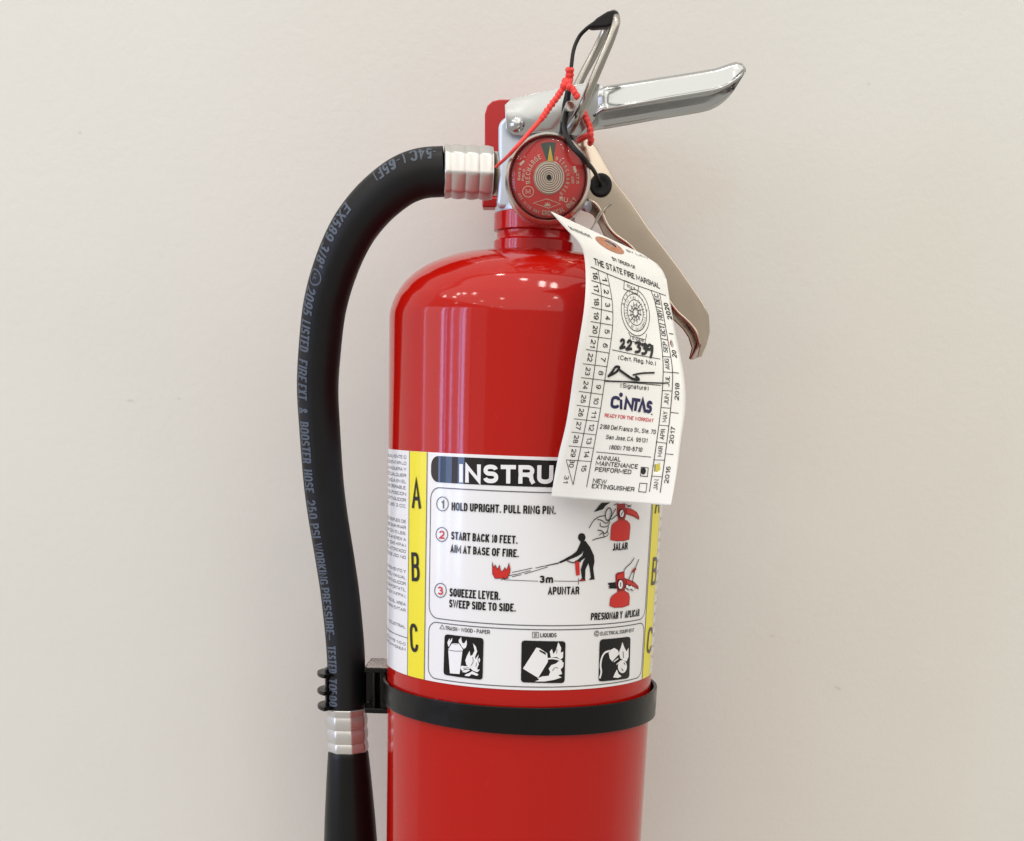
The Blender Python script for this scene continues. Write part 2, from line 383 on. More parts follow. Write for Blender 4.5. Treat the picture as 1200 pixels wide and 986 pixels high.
class Sheet:
    step = (.003, 0); L0 = .00012
    def put(self, name, V, Fc, material, parent, layer=1, smooth=0):
        v, f = cut(np.asarray(V, float), Fc, *self.step)
        if not f: return None
        return obj(name, [self.fwd(a, b, self.L0 * layer + c) for a, b, c in v], f, material, parent, smooth)
    def loop(self, pts): return [self.inv(x, y) for x, y in pts]
    def poly(self, name, pts, material, parent, layer=1):
        q = self.loop(pts); return self.put(name, q, [list(range(len(q)))], material, parent, layer)
    def ellipse(self, name, c, rx, ry, material, parent, layer=1, n=28, rot=0):
        return self.poly(name, ell(c, rx, ry, n, rot), material, parent, layer)
    def stroke(self, name, pts, w, material, parent, layer=1, closed=False, n=0):
        if n: pts = [(p.x, p.y) for p in smooth_path([(x, y, 0) for x, y in pts], n)]
        q = [Vector(p) for p in self.loop(pts)]
        k = Vector(self.inv(pts[0][0] + 1, pts[0][1])) - Vector(self.inv(*pts[0])); k2 = Vector(self.inv(pts[0][0], pts[0][1] + 1)) - Vector(self.inv(*pts[0]))
        hw = w * .5 * (k.length + k2.length) * .5
        V, Fc = strip(q, hw, closed); return self.put(name, V, Fc, material, parent, layer)
    def text(self, name, s, p0, p1, cap, material, parent, layer=1, bold=0.0, st=None):
        a, b = Vector(self.inv(*p0)), Vector(self.inv(*p1))
        d = Vector(p1) - Vector(p0); up = Vector((d.y, -d.x)).normalized() * cap
        t = Vector(self.inv(p0[0] + up.x, p0[1] + up.y)) - a
        e = b - a; L = e.length; e = e / L; n = Vector((-e.y, e.x))
        ch = abs(t.dot(n))
        V, Fc = text_flat(s, bold, L / ch, st)
        X = V[:, 0] * ch; Y = V[:, 1] * ch
        W = np.c_[a.x + e.x * X + n.x * Y, a.y + e.y * X + n.y * Y, V[:, 2]]
        return self.put(name, W, Fc, material, parent, layer)
def ell(c, rx, ry, n=28, rot=0):
    co, si = math.cos(rot), math.sin(rot)
    return [(c[0] + rx * math.cos(t) * co - ry * math.sin(t) * si, c[1] + rx * math.cos(t) * si + ry * math.sin(t) * co) for t in [-2 * PI * i / n for i in range(n)]]
def strip(q, hw, closed=False):
    n = len(q); V, Fc = [], []
    for i in range(n):
        a = q[(i - 1) % n] if (closed or i) else q[i]; c = q[(i + 1) % n] if (closed or i < n - 1) else q[i]
        d1 = (q[i] - a); d2 = (c - q[i])
        d1 = d1.normalized() if d1.length > 1e-9 else d2.normalized(); d2 = d2.normalized() if d2.length > 1e-9 else d1
        t = (d1 + d2); t = t.normalized() if t.length > 1e-3 else d1
        nn = Vector((-t.y, t.x)); k = hw / max(.45, nn.dot(Vector((-d1.y, d1.x))))
        V += [q[i] + nn * k, q[i] - nn * k]
    for i in range(n if closed else n - 1):
        j = (i + 1) % n; Fc.append([2 * i, 2 * i + 1, 2 * j + 1, 2 * j])
    return [tuple(v) for v in V], Fc
class Label(Sheet):
    step = (.003, 0); L0 = .00013
    def inv(self, x, y): return cyl(x, y, S + .0002)
    def fwd(self, a, b, off):
        r = S + .0002 + off; t = a / S; return Vector((r * math.sin(t), -r * math.cos(t), b))
class Flat(Sheet):
    step = (0, 0); L0 = .00015
    def __init__(self, c, Y): self.Y = Y; self.c = at(c[0], c[1], Y); self.k = mpp(c[0], c[1], Y)
    def inv(self, x, y): p = at(x, y, self.Y); return (p.x - self.c.x, p.z - self.c.z)
    def fwd(self, a, b, off): return Vector((self.c.x + a, self.Y - off, self.c.z + b))

# ================================================================== the setting
W_Y = 0.112
v, f = box(-2.2, 2.2, W_Y, W_Y + .1, -1.1, 1.5)
o = obj('wall', v, f, M['wall'], None, 0); o['kind'] = 'structure'; o['label'] = 'smooth off-white painted wall behind the extinguisher'

for x, y, w, h, a in [(93, 155, 3.0, 2.2, .3), (152, 469, 7, 1.6, .25), (209, 467, 3, 2, -.4), (905, 745, 6, 1.6, .1), (936, 752, 4, 1.2, -.3), (982, 806, 9, 1.3, .5), (1018, 98, 2.5, 1.5, .2)]:
    q = [at(px_, py_, W_Y - .0002) for px_, py_ in ell((x, y), w / 2, h / 2, 9, a)]
    obj('scuff_mark', q, [list(range(9))], M['scuff'], o, 0)

# ================================================================== wall bracket
br = thing('wall_bracket', 'red painted metal wall bracket behind the valve head', 'bracket', at(590, 240, W_Y))
pl = [(568, 232), (568, 134), (571, 124), (577, 118.5), (586, 116.5), (640, 116.5), (640, 232)]
v, f = plate_px(pl, .046, .0022); obj('back_plate', v, f, M['bracket'], br, 40, .0006)
v, f = plate_px([(565, 243), (565, 234), (568.5, 231), (640, 231), (640, 243)], .038, .010); obj('hook_lip', v, f, M['bracket'], br, 40, .0008)
a = at(600, 200, .048); v, f = box(a.x, a.x + .03, .048, W_Y, a.z - .012, a.z + .03); obj('spacer_block', v, f, M['bracket'], br, 40, .001)

# ================================================================== fire extinguisher
EX = thing('fire_extinguisher', 'red fire extinguisher with black side hose and white instruction label', 'extinguisher', (0, 0, -.30))
# ---- cylinder: shoulder traced from its outline
sil = [(455.3, 392), (455.6, 382), (457.4, 368), (461, 355), (465.8, 345), (477, 329.8), (497, 314.3), (525, 302.8), (553, 297.2), (579, 294.6)]
prof = []
for x, y in sil:
    p = at(x, y, 0); prof.append((-p.x, p.z))
prof[0] = (S, prof[0][1]); prof[1] = (min(S, prof[1][0]), prof[1][1])
zt = prof[-1][1] + .0006
pts = smooth_path([(r, 0, z) for r, z in prof], 8)
dome = [(min(S, p.x), p.z) for p in pts] + [(.012, zt), (0.0, zt)]
ZB = -.300
base = [(0, ZB + .010), (.050, ZB + .010), (.054, ZB), (.057, ZB), (.0600, ZB + .006), (.0625, ZB + .018), (S, ZB + .030)]
v, f = lathe(base + [(S, ZB + .1), (S, -.12), (S, -.05), (S, 0)] + dome, (0, 0, 0), seg=240)
CYL = obj('cylinder', v, f, M['red'], EX, 35)
# ---- neck collar with its rings
zc = at(626, 294, 0).z
def rz(px, py): p = at(px, py, 0); return p.z
xr = at(580, 290, 0).x; nr = -(at(580.5, 285, 0).x - at(626, 285, 0).x); ncx = 0.0
nr = .0178
zz = [rz(626, y) for y in (300, 283.5, 281.5, 274.5, 272.5, 251)]
prof = [(nr, zz[0]), (nr, zz[1] - .0006), (nr - .0008, zz[1]), (nr - .0010, (zz[1] + zz[2]) / 2), (nr - .0012, zz[2]), (nr - .0012, zz[3]), (nr - .0014, zz[3] + .0003), (nr + .0001, zz[4]), (nr + .0002, zz[5] - .0008), (nr - .0006, zz[5]), (.01, zz[5])]
v, f = lathe([(0.0, zz[0])] + prof + [(0.0, zz[5])], (0, 0, 0), seg=120); obj('neck_collar', v, f, M['collar'], EX, 30)
# ---- valve body
z0, z1 = rz(626, 254), rz(626, 243)
v, f = lathe([(0, z0), (.0170, z0), (.0176, z0 + .001), (.0176, z1 - .001), (.0168, z1), (0, z1)], (0, 0, 0), seg=80)
vb = obj('valve_body', v, f, M['zinc'], EX, 40)
xl = at(584, 190, 0).x
pl = [(584.5, 244), (582, 237), (583, 226), (584, 210), (584, 145), (591, 137), (668, 128), (672, 236), (664, 244)]
v, f = plate_px(pl, -.0125, .025); obj('valve_block', v, f, M['zinc'], vb, 40, .0016)
# ---- lever: sheet channel open at the bottom
def channel(front_px, web_edges, Yf, Yb):
    n = len(front_px); fr = [at(x, y, Yf) for x, y in front_px]; bk = [p + Vector((0, Yb - Yf, 0)) for p in fr]
    V = fr + bk; Fc = [list(range(n)), [n + i for i in range(n)][::-1]]
    for i in web_edges: j = (i + 1) % n; Fc.append([i, n + i, n + j, j])
    return V, Fc
mount = [(593, 152), (592.5, 126), (600, 119), (660, 105.5), (687, 100.5), (701, 101.5), (706, 104.5), (706.5, 130), (699, 136), (690, 150), (676, 161), (657, 157.5), (640, 155.5), (624, 156.5), (612, 160), (601, 159)]
LV = None
v, f = channel(mount, [1, 2, 3, 4, 5], -.0145, .0135)
LV = obj('discharge_lever', v, f, M['steel'], EX, 50, .0010, .0013, -1)
gt = [(697, 101.8), (702, 102.2), (706, 103.2), (714, 101.8), (746, 96.8), (780, 91.5), (815, 86), (840, 81.6), (848, 79), (856, 76.2), (863, 74.5), (868.5, 75.5), (872, 79.5), (873.2, 83)]
gb = [(697, 137), (702, 133.5), (706, 131.8), (714, 130.6), (746, 125), (780, 118.8), (815, 113), (836, 109.3), (846, 106.5), (855, 102), (862, 97), (867.5, 92), (871.5, 88), (873, 86)]
gw = [.86, .90, 1.0] + [1.03] * 8 + [1.0, .93, .86]
half = [(-.015, .0182), (.02, .0178), (.06, .0168), (.14, .0163), (.35, .0160), (.60, .0159), (.80, .0157), (.90, .0152), (.96, .0143), (.99, .0130), (1.0, .0112), (1.012, .006), (1.016, 0)]
sec = [(v_, -y_) for v_, y_ in half] + [(v_, y_) for v_, y_ in half[-2::-1]]
V, Fc = [], []; ns = len(sec)
for (tx, ty), (bx_, by_), w_ in zip(gt, gb, gw):
    T_, B_2 = at(tx, ty, -.0165), at(bx_, by_, -.0165)
    for v_, y_ in sec:
        p = B_2.lerp(T_, v_); V.append(Vector((p.x, y_ * w_, p.z)))
for i in range(len(gt) - 1):
    for k in range(ns - 1): Fc.append([i * ns + k, (i + 1) * ns + k, (i + 1) * ns + k + 1, i * ns + k + 1])
Fc.append([(len(gt) - 1) * ns + k for k in range(ns)])
obj('grip', V, Fc, M['steel'], LV, 60, 0, .0012, 1)
c = at(606, 146.5, -.0145); k = mpp(606, 146, -.0145)
v, f = lathe([(0, -.004), (10 * k, -.004), (10 * k, .0004), (8.5 * k, .0016), (5.5 * k, .0026), (2.5 * k, .0030), (0, .0031)], c, (0, -1, 0), 40); obj('rivet', v, f, M['steel'], LV, 60)
# ---- carry handle: channel open towards the cylinder
hand = [(672, 172), (684, 163), (697, 176), (706, 192), (718, 214), (738, 240), (758, 270), (776, 293), (794, 317), (809, 338.5), (821.6, 357), (828, 371), (829, 389), (825.5, 403), (819, 418),
        (817, 417), (820.5, 404), (816.5, 391), (810, 381), (802, 373), (792.4, 364), (778, 344), (760, 315), (739.5, 289), (721, 275), (712, 264), (706, 251), (699, 240), (690, 234), (680, 232), (672, 232)]
v, f = channel(hand, list(range(1, 14)), -.0120, .0190)
HD = obj('carry_handle', v, f, M['satin'], EX, 50, .0011, .0014, -1)
v, f = tube(smooth_path(P3([(x, y, -.0126) for x, y in hand[16:29]]), 6), .0009, 10); obj('rolled_edge', v, f, M['satin'], HD, 60)
# ---- pressure gauge
GY = -.044
GA = None
gk = mpp(641, 209, GY); gc = at(642.2, 208.6, GY)
R1 = 50.6 * gk; R0 = 45.4 * gk
v, f = lathe([(0, .032), (.0075, .032), (.0075, .020), (R1 - .004, .0165), (R1 - .0012, .0135), (R1, .011), (R1, .0035), (R1 - .0005, .0015), (R1 - .0013, .0002), (R0 + .0004, 0), (R0, .0006), (R0 - .0002, .0042), (0, .0042)], gc, (0, 1, 0), 96)
GA = obj('pressure_gauge', v, f, M['bezel'], EX, 30)
D = Flat((643.4, 208.6), GY + .0018)
v, f = lathe([(0, 0), (R0 - .0001, 0), (R0 - .0001, .0004), (0, .0004)], Vector((gc.x, GY + .0018, gc.z)), (0, 1, 0), 80); obj('dial', v, f, M['dial'], GA, 30)
v, f = lathe([(R0 - .0003, .0012)] + [((R0 - .0003) * math.cos(a), .0012 - .0036 * math.sin(a)) for a in [PI / 2 * i / 8 for i in range(1, 8)]] + [(0.0, -.0024)], gc, (0, 1, 0), 72)
obj('lens', [p for p in v], [q for q in f if len(q) < 10], M['lens'], GA, 60)
def dz(x, y): return (560 + x / 5.975, 100 + y / 5.975)      # helper grid used when measuring the dial
D.poly('green_zone', [dz(440, 412), dz(470, 402), dz(505, 399), dz(546, 402), dz(530, 535), dz(482, 535)], M['green'], GA, 1)
D.poly('needle', [dz(506, 422), dz(487, 535), dz(528, 535)], M['needle'], GA, 5)
def arc_text(sh, s, r_px, a0, a1, hpx, material, parent, inward=False, bold=0.0, layer=2, squeeze=None, c=None, ysc=1.0, name='dial_lettering'):
    cx, cy = c if c else (0.0, 0.0); r = r_px * sh.k; Vs, Fs = [], []; H = 1.0
    n = len(s); stp = (a1 - a0) / max(1, n - 1)
    for i, ch in enumerate(s):
        if ch == ' ': continue
        a = math.radians(a0 + stp * i); V, Fc = text_flat(ch, bold, GLYPH[ch][0] * (squeeze or .8) if GLYPH[ch][0] else None)
        w = V[:, 0].max() - V[:, 0].min(); X = (V[:, 0] - V[:, 0].min() - w / 2) * hpx * sh.k; Y = V[:, 1] / H * hpx * sh.k
        e = Vector((math.cos(a), math.sin(a)))
        up = -e if inward else e; rt = Vector((up.y, -up.x)); b = len(Vs)
        for x, y in zip(X, Y):
            q = e * r + rt * x + up * y; Vs.append((cx + q.x, (cy + q.y * ysc)))
        Fs += [[k + b for k in q] for q in Fc]
    return sh.put(name, Vs, Fs, material, parent, layer)
arc_text(D, 'RECHARGE', 22.3, 193, 119, 5.4, M['cream'], GA, bold=.012)
arc_text(D, 'OVERCHARGED', 20.3, 68, -48, 4.0, M['cream'], GA, bold=.012)
arc_text(D, 'CHEMICAL ONLY', 40.5, 262, 324, 5.0, M['cream'], GA, True, .016)
arc_text(D, 'USE WITH DRY', 40.5, 209, 254, 2.9, M['cream'], GA, True, .02)
D.text('dial_lettering', 'PSI 0', dz(324, 672), dz(332, 592), 3.0, M['cream'], GA, 2, .03)
D.text('dial_lettering', 'BAR 0', dz(296, 668), dz(304, 582), 3.0, M['cream'], GA, 2, .03)
D.text('dial_lettering', '400', dz(652, 640), dz(656, 690), 3.2, M['cream'], GA, 2, .03)
D.text('dial_lettering', '27.5', dz(688, 618), dz(690, 692), 3.2, M['cream'], GA, 2, .03)
D.poly('dial_mark', [dz(664, 570), dz(682, 566), dz(694, 610), dz(676, 616)], M['cream'], GA, 2)
D.poly('dial_mark', [dz(290, 552), dz(320, 525), dz(328, 536), dz(300, 565)], M['cream'], GA, 2)
D.text('dial_lettering', '1', dz(332, 515), dz(337, 505), 2.5, M['cream'], GA, 2, .03)
D.stroke('maker_ring', ell(dz(352, 746), 6.4, 6.4, 28), .8, M['cream'], GA, 2, True)
D.text('dial_lettering', 'M', dz(335, 764), dz(368, 764), 6.0, M['cream'], GA, 2, .02)
D.stroke('diamond_border', [dz(388, 826), dz(484, 797), dz(578, 832), dz(494, 862)], .7, M['cream'], GA, 2, True)
for a in range(-2, 3):
    t = math.radians(90 + a * 36); c0 = dz(487, 848)
    D.poly('emblem_petal', [(c0[0] + 5.2 * math.cos(t) * .9, c0[1] - 5.2 * math.sin(t)), (c0[0] + 2.5 * math.cos(t + .35), c0[1] - 2.5 * math.sin(t + .35)), c0, (c0[0] + 2.5 * math.cos(t - .35), c0[1] - 2.5 * math.sin(t - .35))], M['cream'], GA, 2)
D.text('dial_lettering', 'U', dz(598, 818), dz(626, 824), 5.6, M['cream'], GA, 2, .03)
rv = [(-x, y) for x, y in [(0, 0), (0, 1), (.6, 1), (.75, .9), (.75, .62), (.6, .5), (.8, 0), (.58, 0), (.4, .46), (.22, .46), (.22, 0)]]
p0 = dz(594, 812); D.poly('dial_lettering', [(p0[0] + x * 5.2, p0[1] - y * 5.4 - x * .2) for x, y in rv], M['cream'], GA, 2)
v, f = tube([Vector((gc.x, GY + .0012, gc.z))] + [D.fwd(D.k * (3 + 14.5 * t) * math.cos(t * 2 * PI * 6.2), D.k * (3 + 14.5 * t) * math.sin(t * 2 * PI * 6.2), .0009) for t in [i / 360 for i in range(361)]][1:], .80 * D.k, 8)
CO = obj('coil_spring', v, f, M['coil'], GA, 60)
v, f = lathe([(0, 0), (18.2 * D.k, 0), (18.2 * D.k, .0004), (0, .0004)], D.fwd(0, 0, .0005), (0, 1, 0), 60); obj('coil_disc', v, f, M['coil_back'], CO, 30)
v, f = lathe([(0, 0), (2.6 * D.k, 0), (2.6 * D.k, .0008), (0, .0008)], D.fwd(0, 0, .0016), (0, 1, 0), 24); obj('coil_centre', v, f, M['plastic'], CO, 30)
# small stub right of the gauge
v, f = tube(P3([(676, 238, -.01), (690, 243, -.014)]), .0022, 16); obj('relief_stub', v, f, M['zinc'], vb, 60)

# ---- hose
outer = [(521, 174.5), (493, 177.5), (470, 186), (447, 200), (423, 220), (400, 246), (384, 274), (370, 311), (360, 344), (354.5, 379), (350.5, 429), (349.2, 465), (351, 496), (355.6, 560), (361, 604.6), (371, 660), (378, 705), (383.5, 770), (384, 832)]
inner = [(521, 228), (498, 229), (479, 235), (463, 247), (447, 264), (433, 285), (421, 309), (411, 334), (405, 358), (401, 379), (396.8, 420), (395.6, 450), (397, 488), (402, 560), (407.5, 604.6), (415.5, 660), (421, 703), (427, 765), (428.5, 832)]
HY = [-.006, -.006, -.006, -.005, -.004, -.002, 0, .003, .006, .009, .013, .016, .018, .021, .022, .023, .023, .022, .021]
HP = smooth_path([at((a[0] + b[0]) / 2, (a[1] + b[1]) / 2, Y) for a, b, Y in zip(outer, inner, HY)], 10)
HR = .0099
v, f = tube(HP, lambda t: HR * (1.02 - .06 * t), 48); HO = obj('hose', v, f, M['rubber'], EX, 60)
HT, _ = frames(HP); HL = [0.0]
for i in range(1, len(HP)): HL.append(HL[-1] + (HP[i] - HP[i - 1]).length)
HL = np.array(HL); HPa = np.array([tuple(p) for p in HP]); HTa = np.array([tuple(p) for p in HT])
def hproj(p):
    d = Vector(p) - CAMP; w = d.dot(FW); return (PPX + F * d.dot(RIGHT) / w, PPY + F * d.dot(DOWN) / w)
HPX = np.array([hproj(p) for p in HP])
class HoseSheet(Sheet):
    step = (.003, .0009); L0 = .00010
    def s(self, px, py): return float(HL[np.argmin((HPX[:, 0] - px) ** 2 + (HPX[:, 1] - py) ** 2)])
    def fwd(self, a, b, off):              # a along the hose, b round it (0 = facing the front, positive to the inner side)
        p = Vector([np.interp(a, HL, HPa[:, i]) for i in range(3)]); t = Vector([np.interp(a, HL, HTa[:, i]) for i in range(3)]).normalized()
        fr = Vector((0, -1, 0)); fr = (fr - t * fr.dot(t)).normalized(); sd = t.cross(fr)      # towards the inner side of the bend
        r = HR * (1.02 - .06 * a / HL[-1]) + off; q = b / HR
        return p + (fr * math.cos(q) + sd * math.sin(q)) * r
HS = HoseSheet()
tt = HT[60].cross(Vector((0, -1, 0)))
HSGN = 1.0 if tt.x > 0 else -1.0
def hose_text(s, q0, q1, bold=.010):
    a, b = HS.s(*q0), HS.s(*q1)
    lo, hi = math.radians(-57.5) * HR, math.radians(-22) * HR
    V, Fc = text_flat(s, bold, (b - a) / (hi - lo)); X = a + V[:, 0] * (hi - lo); Y = lo + V[:, 1] * (hi - lo)
    HS.put('hose_lettering', np.c_[X, HSGN * Y, V[:, 2]], Fc, M['hoseprint'], HO)
def mid(y):
    i = np.argmin(abs(HPX[60:, 1] - y)) + 60; return tuple(HPX[i])
hose_text('-54C (-65F)', (513, 202), (455, 226))
hose_text('EX589 3/8"', (428, 256), (393, 317))
for a0, a1, s in [(340, 369, '2095'), (374.6, 412.5, 'LISTED'), (418.5, 443.7, 'FIRE'), (449, 470.4, 'EXT.'), (475, 482.5, '&'), (490, 540.7, 'BOOSTER'), (546, 575, 'HOSE'), (584.5, 604.6, '250'), (610, 628, 'PSI'), (632.5, 681.5, 'WORKING'), (687, 738.4, 'PRESSURE'), (743.5, 747.5, '-'), (752, 790, 'TESTED'), (795, 805, 'TO'), (808.5, 824, '500')]:
    hose_text(s, mid(a0), mid(a1))
sc_ = HS.s(388, 327); cc = math.radians(-38) * HR
q = [Vector((sc_ + .0030 * math.cos(t), HSGN * (cc + .0036 * math.sin(t)))) for t in [2 * PI * i / 24 for i in range(24)]]
V_, F_ = strip(q, .0003, True); HS.put('hose_mark', V_, F_, M['hoseprint'], HO)
V, Fc = text_flat('UL', .012, 1.5); h = 1; w_ = V[:, 0].max()
HS.put('hose_lettering', np.c_[sc_ - .0015 + V[:, 0] / w_ * .003, HSGN * (cc - .0010 + V[:, 1] / h * .0020)], Fc, M['hoseprint'], HO)

# ---- crimped ferrules
def crimp(L, r, lips):
    prof = []
    n = 60
    for i in range(n + 1):
        h = L * i / n; k = i / n
        rr = r * (.955 + .062 * abs(math.cos(PI * k * lips)) ** .7)
        if i == 0 or i == n: rr = r * .985
        prof.append((rr, h))
    return [(r * .6, 0)] + prof + [(r * .6, L)]
def octo(r, h, t, ph=.62):
    k = PI / 4; q = ((t + ph) % k) - k / 2
    return r * (.10 + .90 * math.cos(k / 2) / math.cos(q) * 1.03)
A, B = at(520.5, 201, -.006), at(577, 203.5, -.004)
rr = 28.3 * mpp(548, 202, -.006)
FE = None
v, f = lathe(crimp((B - A).length, rr, 3.5), A, B - A, 96, rf=octo); FE = obj('hose_coupling', v, f, M['alu'], EX, 28)
A2, B2 = at(575, 203.4, -.004), at(590, 204, -.002)
v, f = lathe([(.004, 0), (.0075, 0), (.0088, .0008), (.0088, .0042), (.0070, .0048), (.0070, .009), (.004, .009)], A2, B2 - A2, 48); obj('adapter_fitting', v, f, M['brass'], FE, 40)
A, B = at(406, 829, .021), at(408, 879, .021)
rr = 23.6 * mpp(407, 855, .021)
v, f = lathe(crimp((B - A).length, rr, 3.2), A, B - A, 96, rf=lambda r, h, t: octo(r, h, t, .30)); obj('nozzle_coupling', v, f, M['alu'], EX, 28)
# ---- nozzle
A, B = at(408, 877, .021), at(411, 990, .022); d = (B - A).normalized(); k = mpp(408, 880, .021)
Ln = (B - A).length
v, f = lathe([(0, 0), (20 * k, 0), (22.0 * k, .0004), (23.4 * k, .0018), (24.0 * k, .004), (26.0 * k, .014), (30.0 * k, Ln * .72), (32.5 * k, Ln * 1.1), (34 * k, Ln * 1.35), (33 * k, Ln * 1.36), (25 * k, Ln * 1.36), (0, Ln * 1.3)], A, d, 72)
obj('nozzle', v, f, M['nozzle'], EX, 40)

# ---- strap and hose clip
RB = S + .0019
tp = [(488, 813.5), (546.6, 825), (605, 832), (648.7, 832.5), (692, 828), (736, 818)]
bt = [(500, 845.6), (546, 855), (605, 862.5), (645, 864.5), (692, 861.6), (736, 851)]
def ringfit(pts):
    A_, b_ = [], []
    for x, y in pts:
        u, z = cyl(x, y, RB); t = u / S; A_.append([1, RB * math.sin(t), -RB * math.cos(t)]); b_.append(z)
    return np.linalg.lstsq(np.array(A_), np.array(b_), rcond=None)[0]
ft, fb = ringfit(tp), ringfit(bt)
ft = np.array([ft[0], ft[1], 0]) + np.array([0, 0, ft[2] * 0]); u = [np.array(z) for z in ()]
def ring0(pts):                             # level across the depth, tilt only sideways
    A_, b_ = [], []
    for x, y in pts:
        u, z = cyl(x, y, RB); t = u / S; A_.append([1, RB * math.sin(t)]); b_.append(z)
    return np.linalg.lstsq(np.array(A_), np.array(b_), rcond=None)[0]
ft, fb = ring0(tp), ring0(bt)
V, Fc = [], []; n = 200; bx = .0007
for i in range(n + 1):
    t = math.radians(-112 + (404 - 180) * i / n * 1.0) if False else math.radians(-104 + 296 * i / n)
    e = Vector((math.sin(t), -math.cos(t), 0)); gap = .0009 * max(0, math.sin(t)) ** 2
    for k, (r, ff) in enumerate([(S + .0006, ft), (RB + .0004, ft), (RB + .0004, fb), (S + .0006, fb)]):
        p = e * (r + gap) ; V.append(Vector((p.x + bx * 0, p.y, ff[0] + ff[1] * p.x)))
for i in range(n):
    for k in range(4):
        j = (k + 1) % 4; Fc.append([i * 4 + k, i * 4 + j, i * 4 + 4 + j, i * 4 + 4 + k])
Fc += [[0, 1, 2, 3], [n * 4 + 3, n * 4 + 2, n * 4 + 1, n * 4]]
v, f = fixn(V, Fc); ST = obj('hose_strap', v, f, M['plastic'], EX, 40, .0003)
# clip block between hose and cylinder
hc = at(406, 806, .021)                     # hose axis there
zt_, zb_ = at(443, 783, .004).z, at(443, 836, .004).z
xa, xb = at(427.5, 800, .004).x, at(456.5, 800, .004).x
v, f = join(box(xa, xb, .003, .030, zt_ - .0022, zt_), box(xa, xb, .003, .030, zb_, zb_ + .0025))
CB = obj('hose_clip', v, f, M['plastic'], ST, 40, .0004)
v, f = join(box(xa + .0040, xa + .0052, .0035, .028, zb_ + .002, zt_ - .002), box(xa + .0075, xb + .002, .0045, .028, zb_ + .002, zt_ - .002), box(xa - .0015, xb, .020, .031, zb_ + .002, zt_ - .002))
obj('clip_block', v, f, M['plastic'], ST, 40, .0004)
v, f = box(xa + .0006, xb - .0004, .0036, .0295, zt_ + .0001, zt_ + .0003); obj('clip_top_dust', v, f, M['dust'], ST, 40)
def cring(c, r0, r1, z0, z1, a0, a1, n=40):
    V, Fc = [], []
    for i in range(n + 1):
        a = math.radians(a0 + (a1 - a0) * i / n); e = Vector((math.sin(a), -math.cos(a), 0))
        k = 1.0
        for r, z in ((r0, z0), (r0 + (r1 - r0) * k, z0), (r0 + (r1 - r0) * k, z1), (r0, z1)): V.append(Vector((c.x, c.y, z)) + e * r)
    for i in range(n):
        for k in range(4): j = (k + 1) % 4; Fc.append([i * 4 + k, i * 4 + j, i * 4 + 4 + j, i * 4 + 4 + k])
    Fc += [[0, 1, 2, 3], [n * 4 + 3, n * 4 + 2, n * 4 + 1, n * 4]]
    return fixn(V, Fc)
zj0, zj1 = at(383, 830, .02).z, at(383, 783, .02).z
v, f = cring(hc, .0096, .0108, zj0, zj1, -62, -262); obj('clip_jaw', v, f, M['plastic'], ST, 40, .0003)
for yy in (789, 809, 827):
    z = at(380, yy, .02).z; v, f = cring(hc, .0098, .0146, z - .0010, z + .0010, -42, -200); obj('clip_fin', v, f, M['plastic'], ST, 40, .0004)

# ---- instruction label
ZT, ZL = -.2349 * S, -1.7867 * S
LB = Label()
V, Fc = [], []; n = 160
for i in range(n + 1):
    t = math.radians(-140 + 280 * i / n)
    for z, r in ((ZL, S + .00002), (ZL, S + .0002), (ZT, S + .0002), (ZT, S + .00002)): V.append((r * math.sin(t), -r * math.cos(t), z))
for i in range(n):
    for k in range(3): Fc.append([i * 4 + k, i * 4 + 4 + k, i * 4 + 5 + k, i * 4 + k + 1])
LA = obj('instruction_label', V, Fc, M['label'], EX, 40)
def lrect(name, u0, u1, z0, z1, material, layer=1): LB.put(name, [(u0, z0), (u1, z0), (u1, z1), (u0, z1)], [[0, 1, 2, 3]], material, LA, layer)
def rrect(u0, u1, z0, z1, r, n=6):
    out = []
    for cx, cy, a in ((u1 - r, z1 - r, 0), (u0 + r, z1 - r, 90), (u0 + r, z0 + r, 180), (u1 - r, z0 + r, 270)):
        for i in range(n + 1):
            t = math.radians(a + 90 * i / n); out.append(Vector((cx + r * math.cos(t), cz(cy, r, t))))
    return out
def cz(cy, r, t): return cy + r * math.sin(t)
uL0, uL1 = LB.inv(480, 560)[0], LB.inv(500.6, 560)[0]
uR0, uR1 = LB.inv(758.6, 690)[0], LB.inv(767.4, 690)[0]
for u0, u1 in ((uL0, uL1), (uR0, uR1)):
    lrect('yellow_stripe', u0, u1, ZL + .00005, ZT - .00005, M['yellow'])
    for u in (u0, u1): lrect('stripe_line', u - .00018, u + .00018, ZL + .00005, ZT - .00005, M['grey'], 2)
def zed(x, y): return LB.inv(x, y)[1]
bu0, bu1 = LB.inv(504, 640)[0], uR0 - .0012
q = rrect(bu0, bu1, zed(570, 568.6), zed(570, 537.2), .0042); LB.put('title_banner', [tuple(p) for p in q], [list(range(len(q)))], M['black'], LA, 1)
def rline(u0, u1, z0, z1, r, hw):
    V, Fc = strip(rrect(u0, u1, z0, z1, r), hw, True); LB.put('border_line', V, Fc, M['grey'], LA, 1)
rline(bu0, bu1, -1.3409 * S, zed(640, 577.5), .0050, .00022)
rline(bu0, bu1, zed(634, 805.4), zed(640, 738.2), .0046, .00022)
def lt(s, p0, p1, cap, bold=.02, m_='black', layer=2, name='lettering', st=None): LB.text(name, s, p0, p1, cap, M[m_], LA, layer, bold, st)
lt('INSTRU', (538.5, 565.5), (648, 567.2), 21.5, .045, 'pwhite', 2, 'title_lettering'); lt('CTIONS', (652, 567), (738, 562), 21.5, .045, 'pwhite', 2, 'title_lettering')
B_ = .028
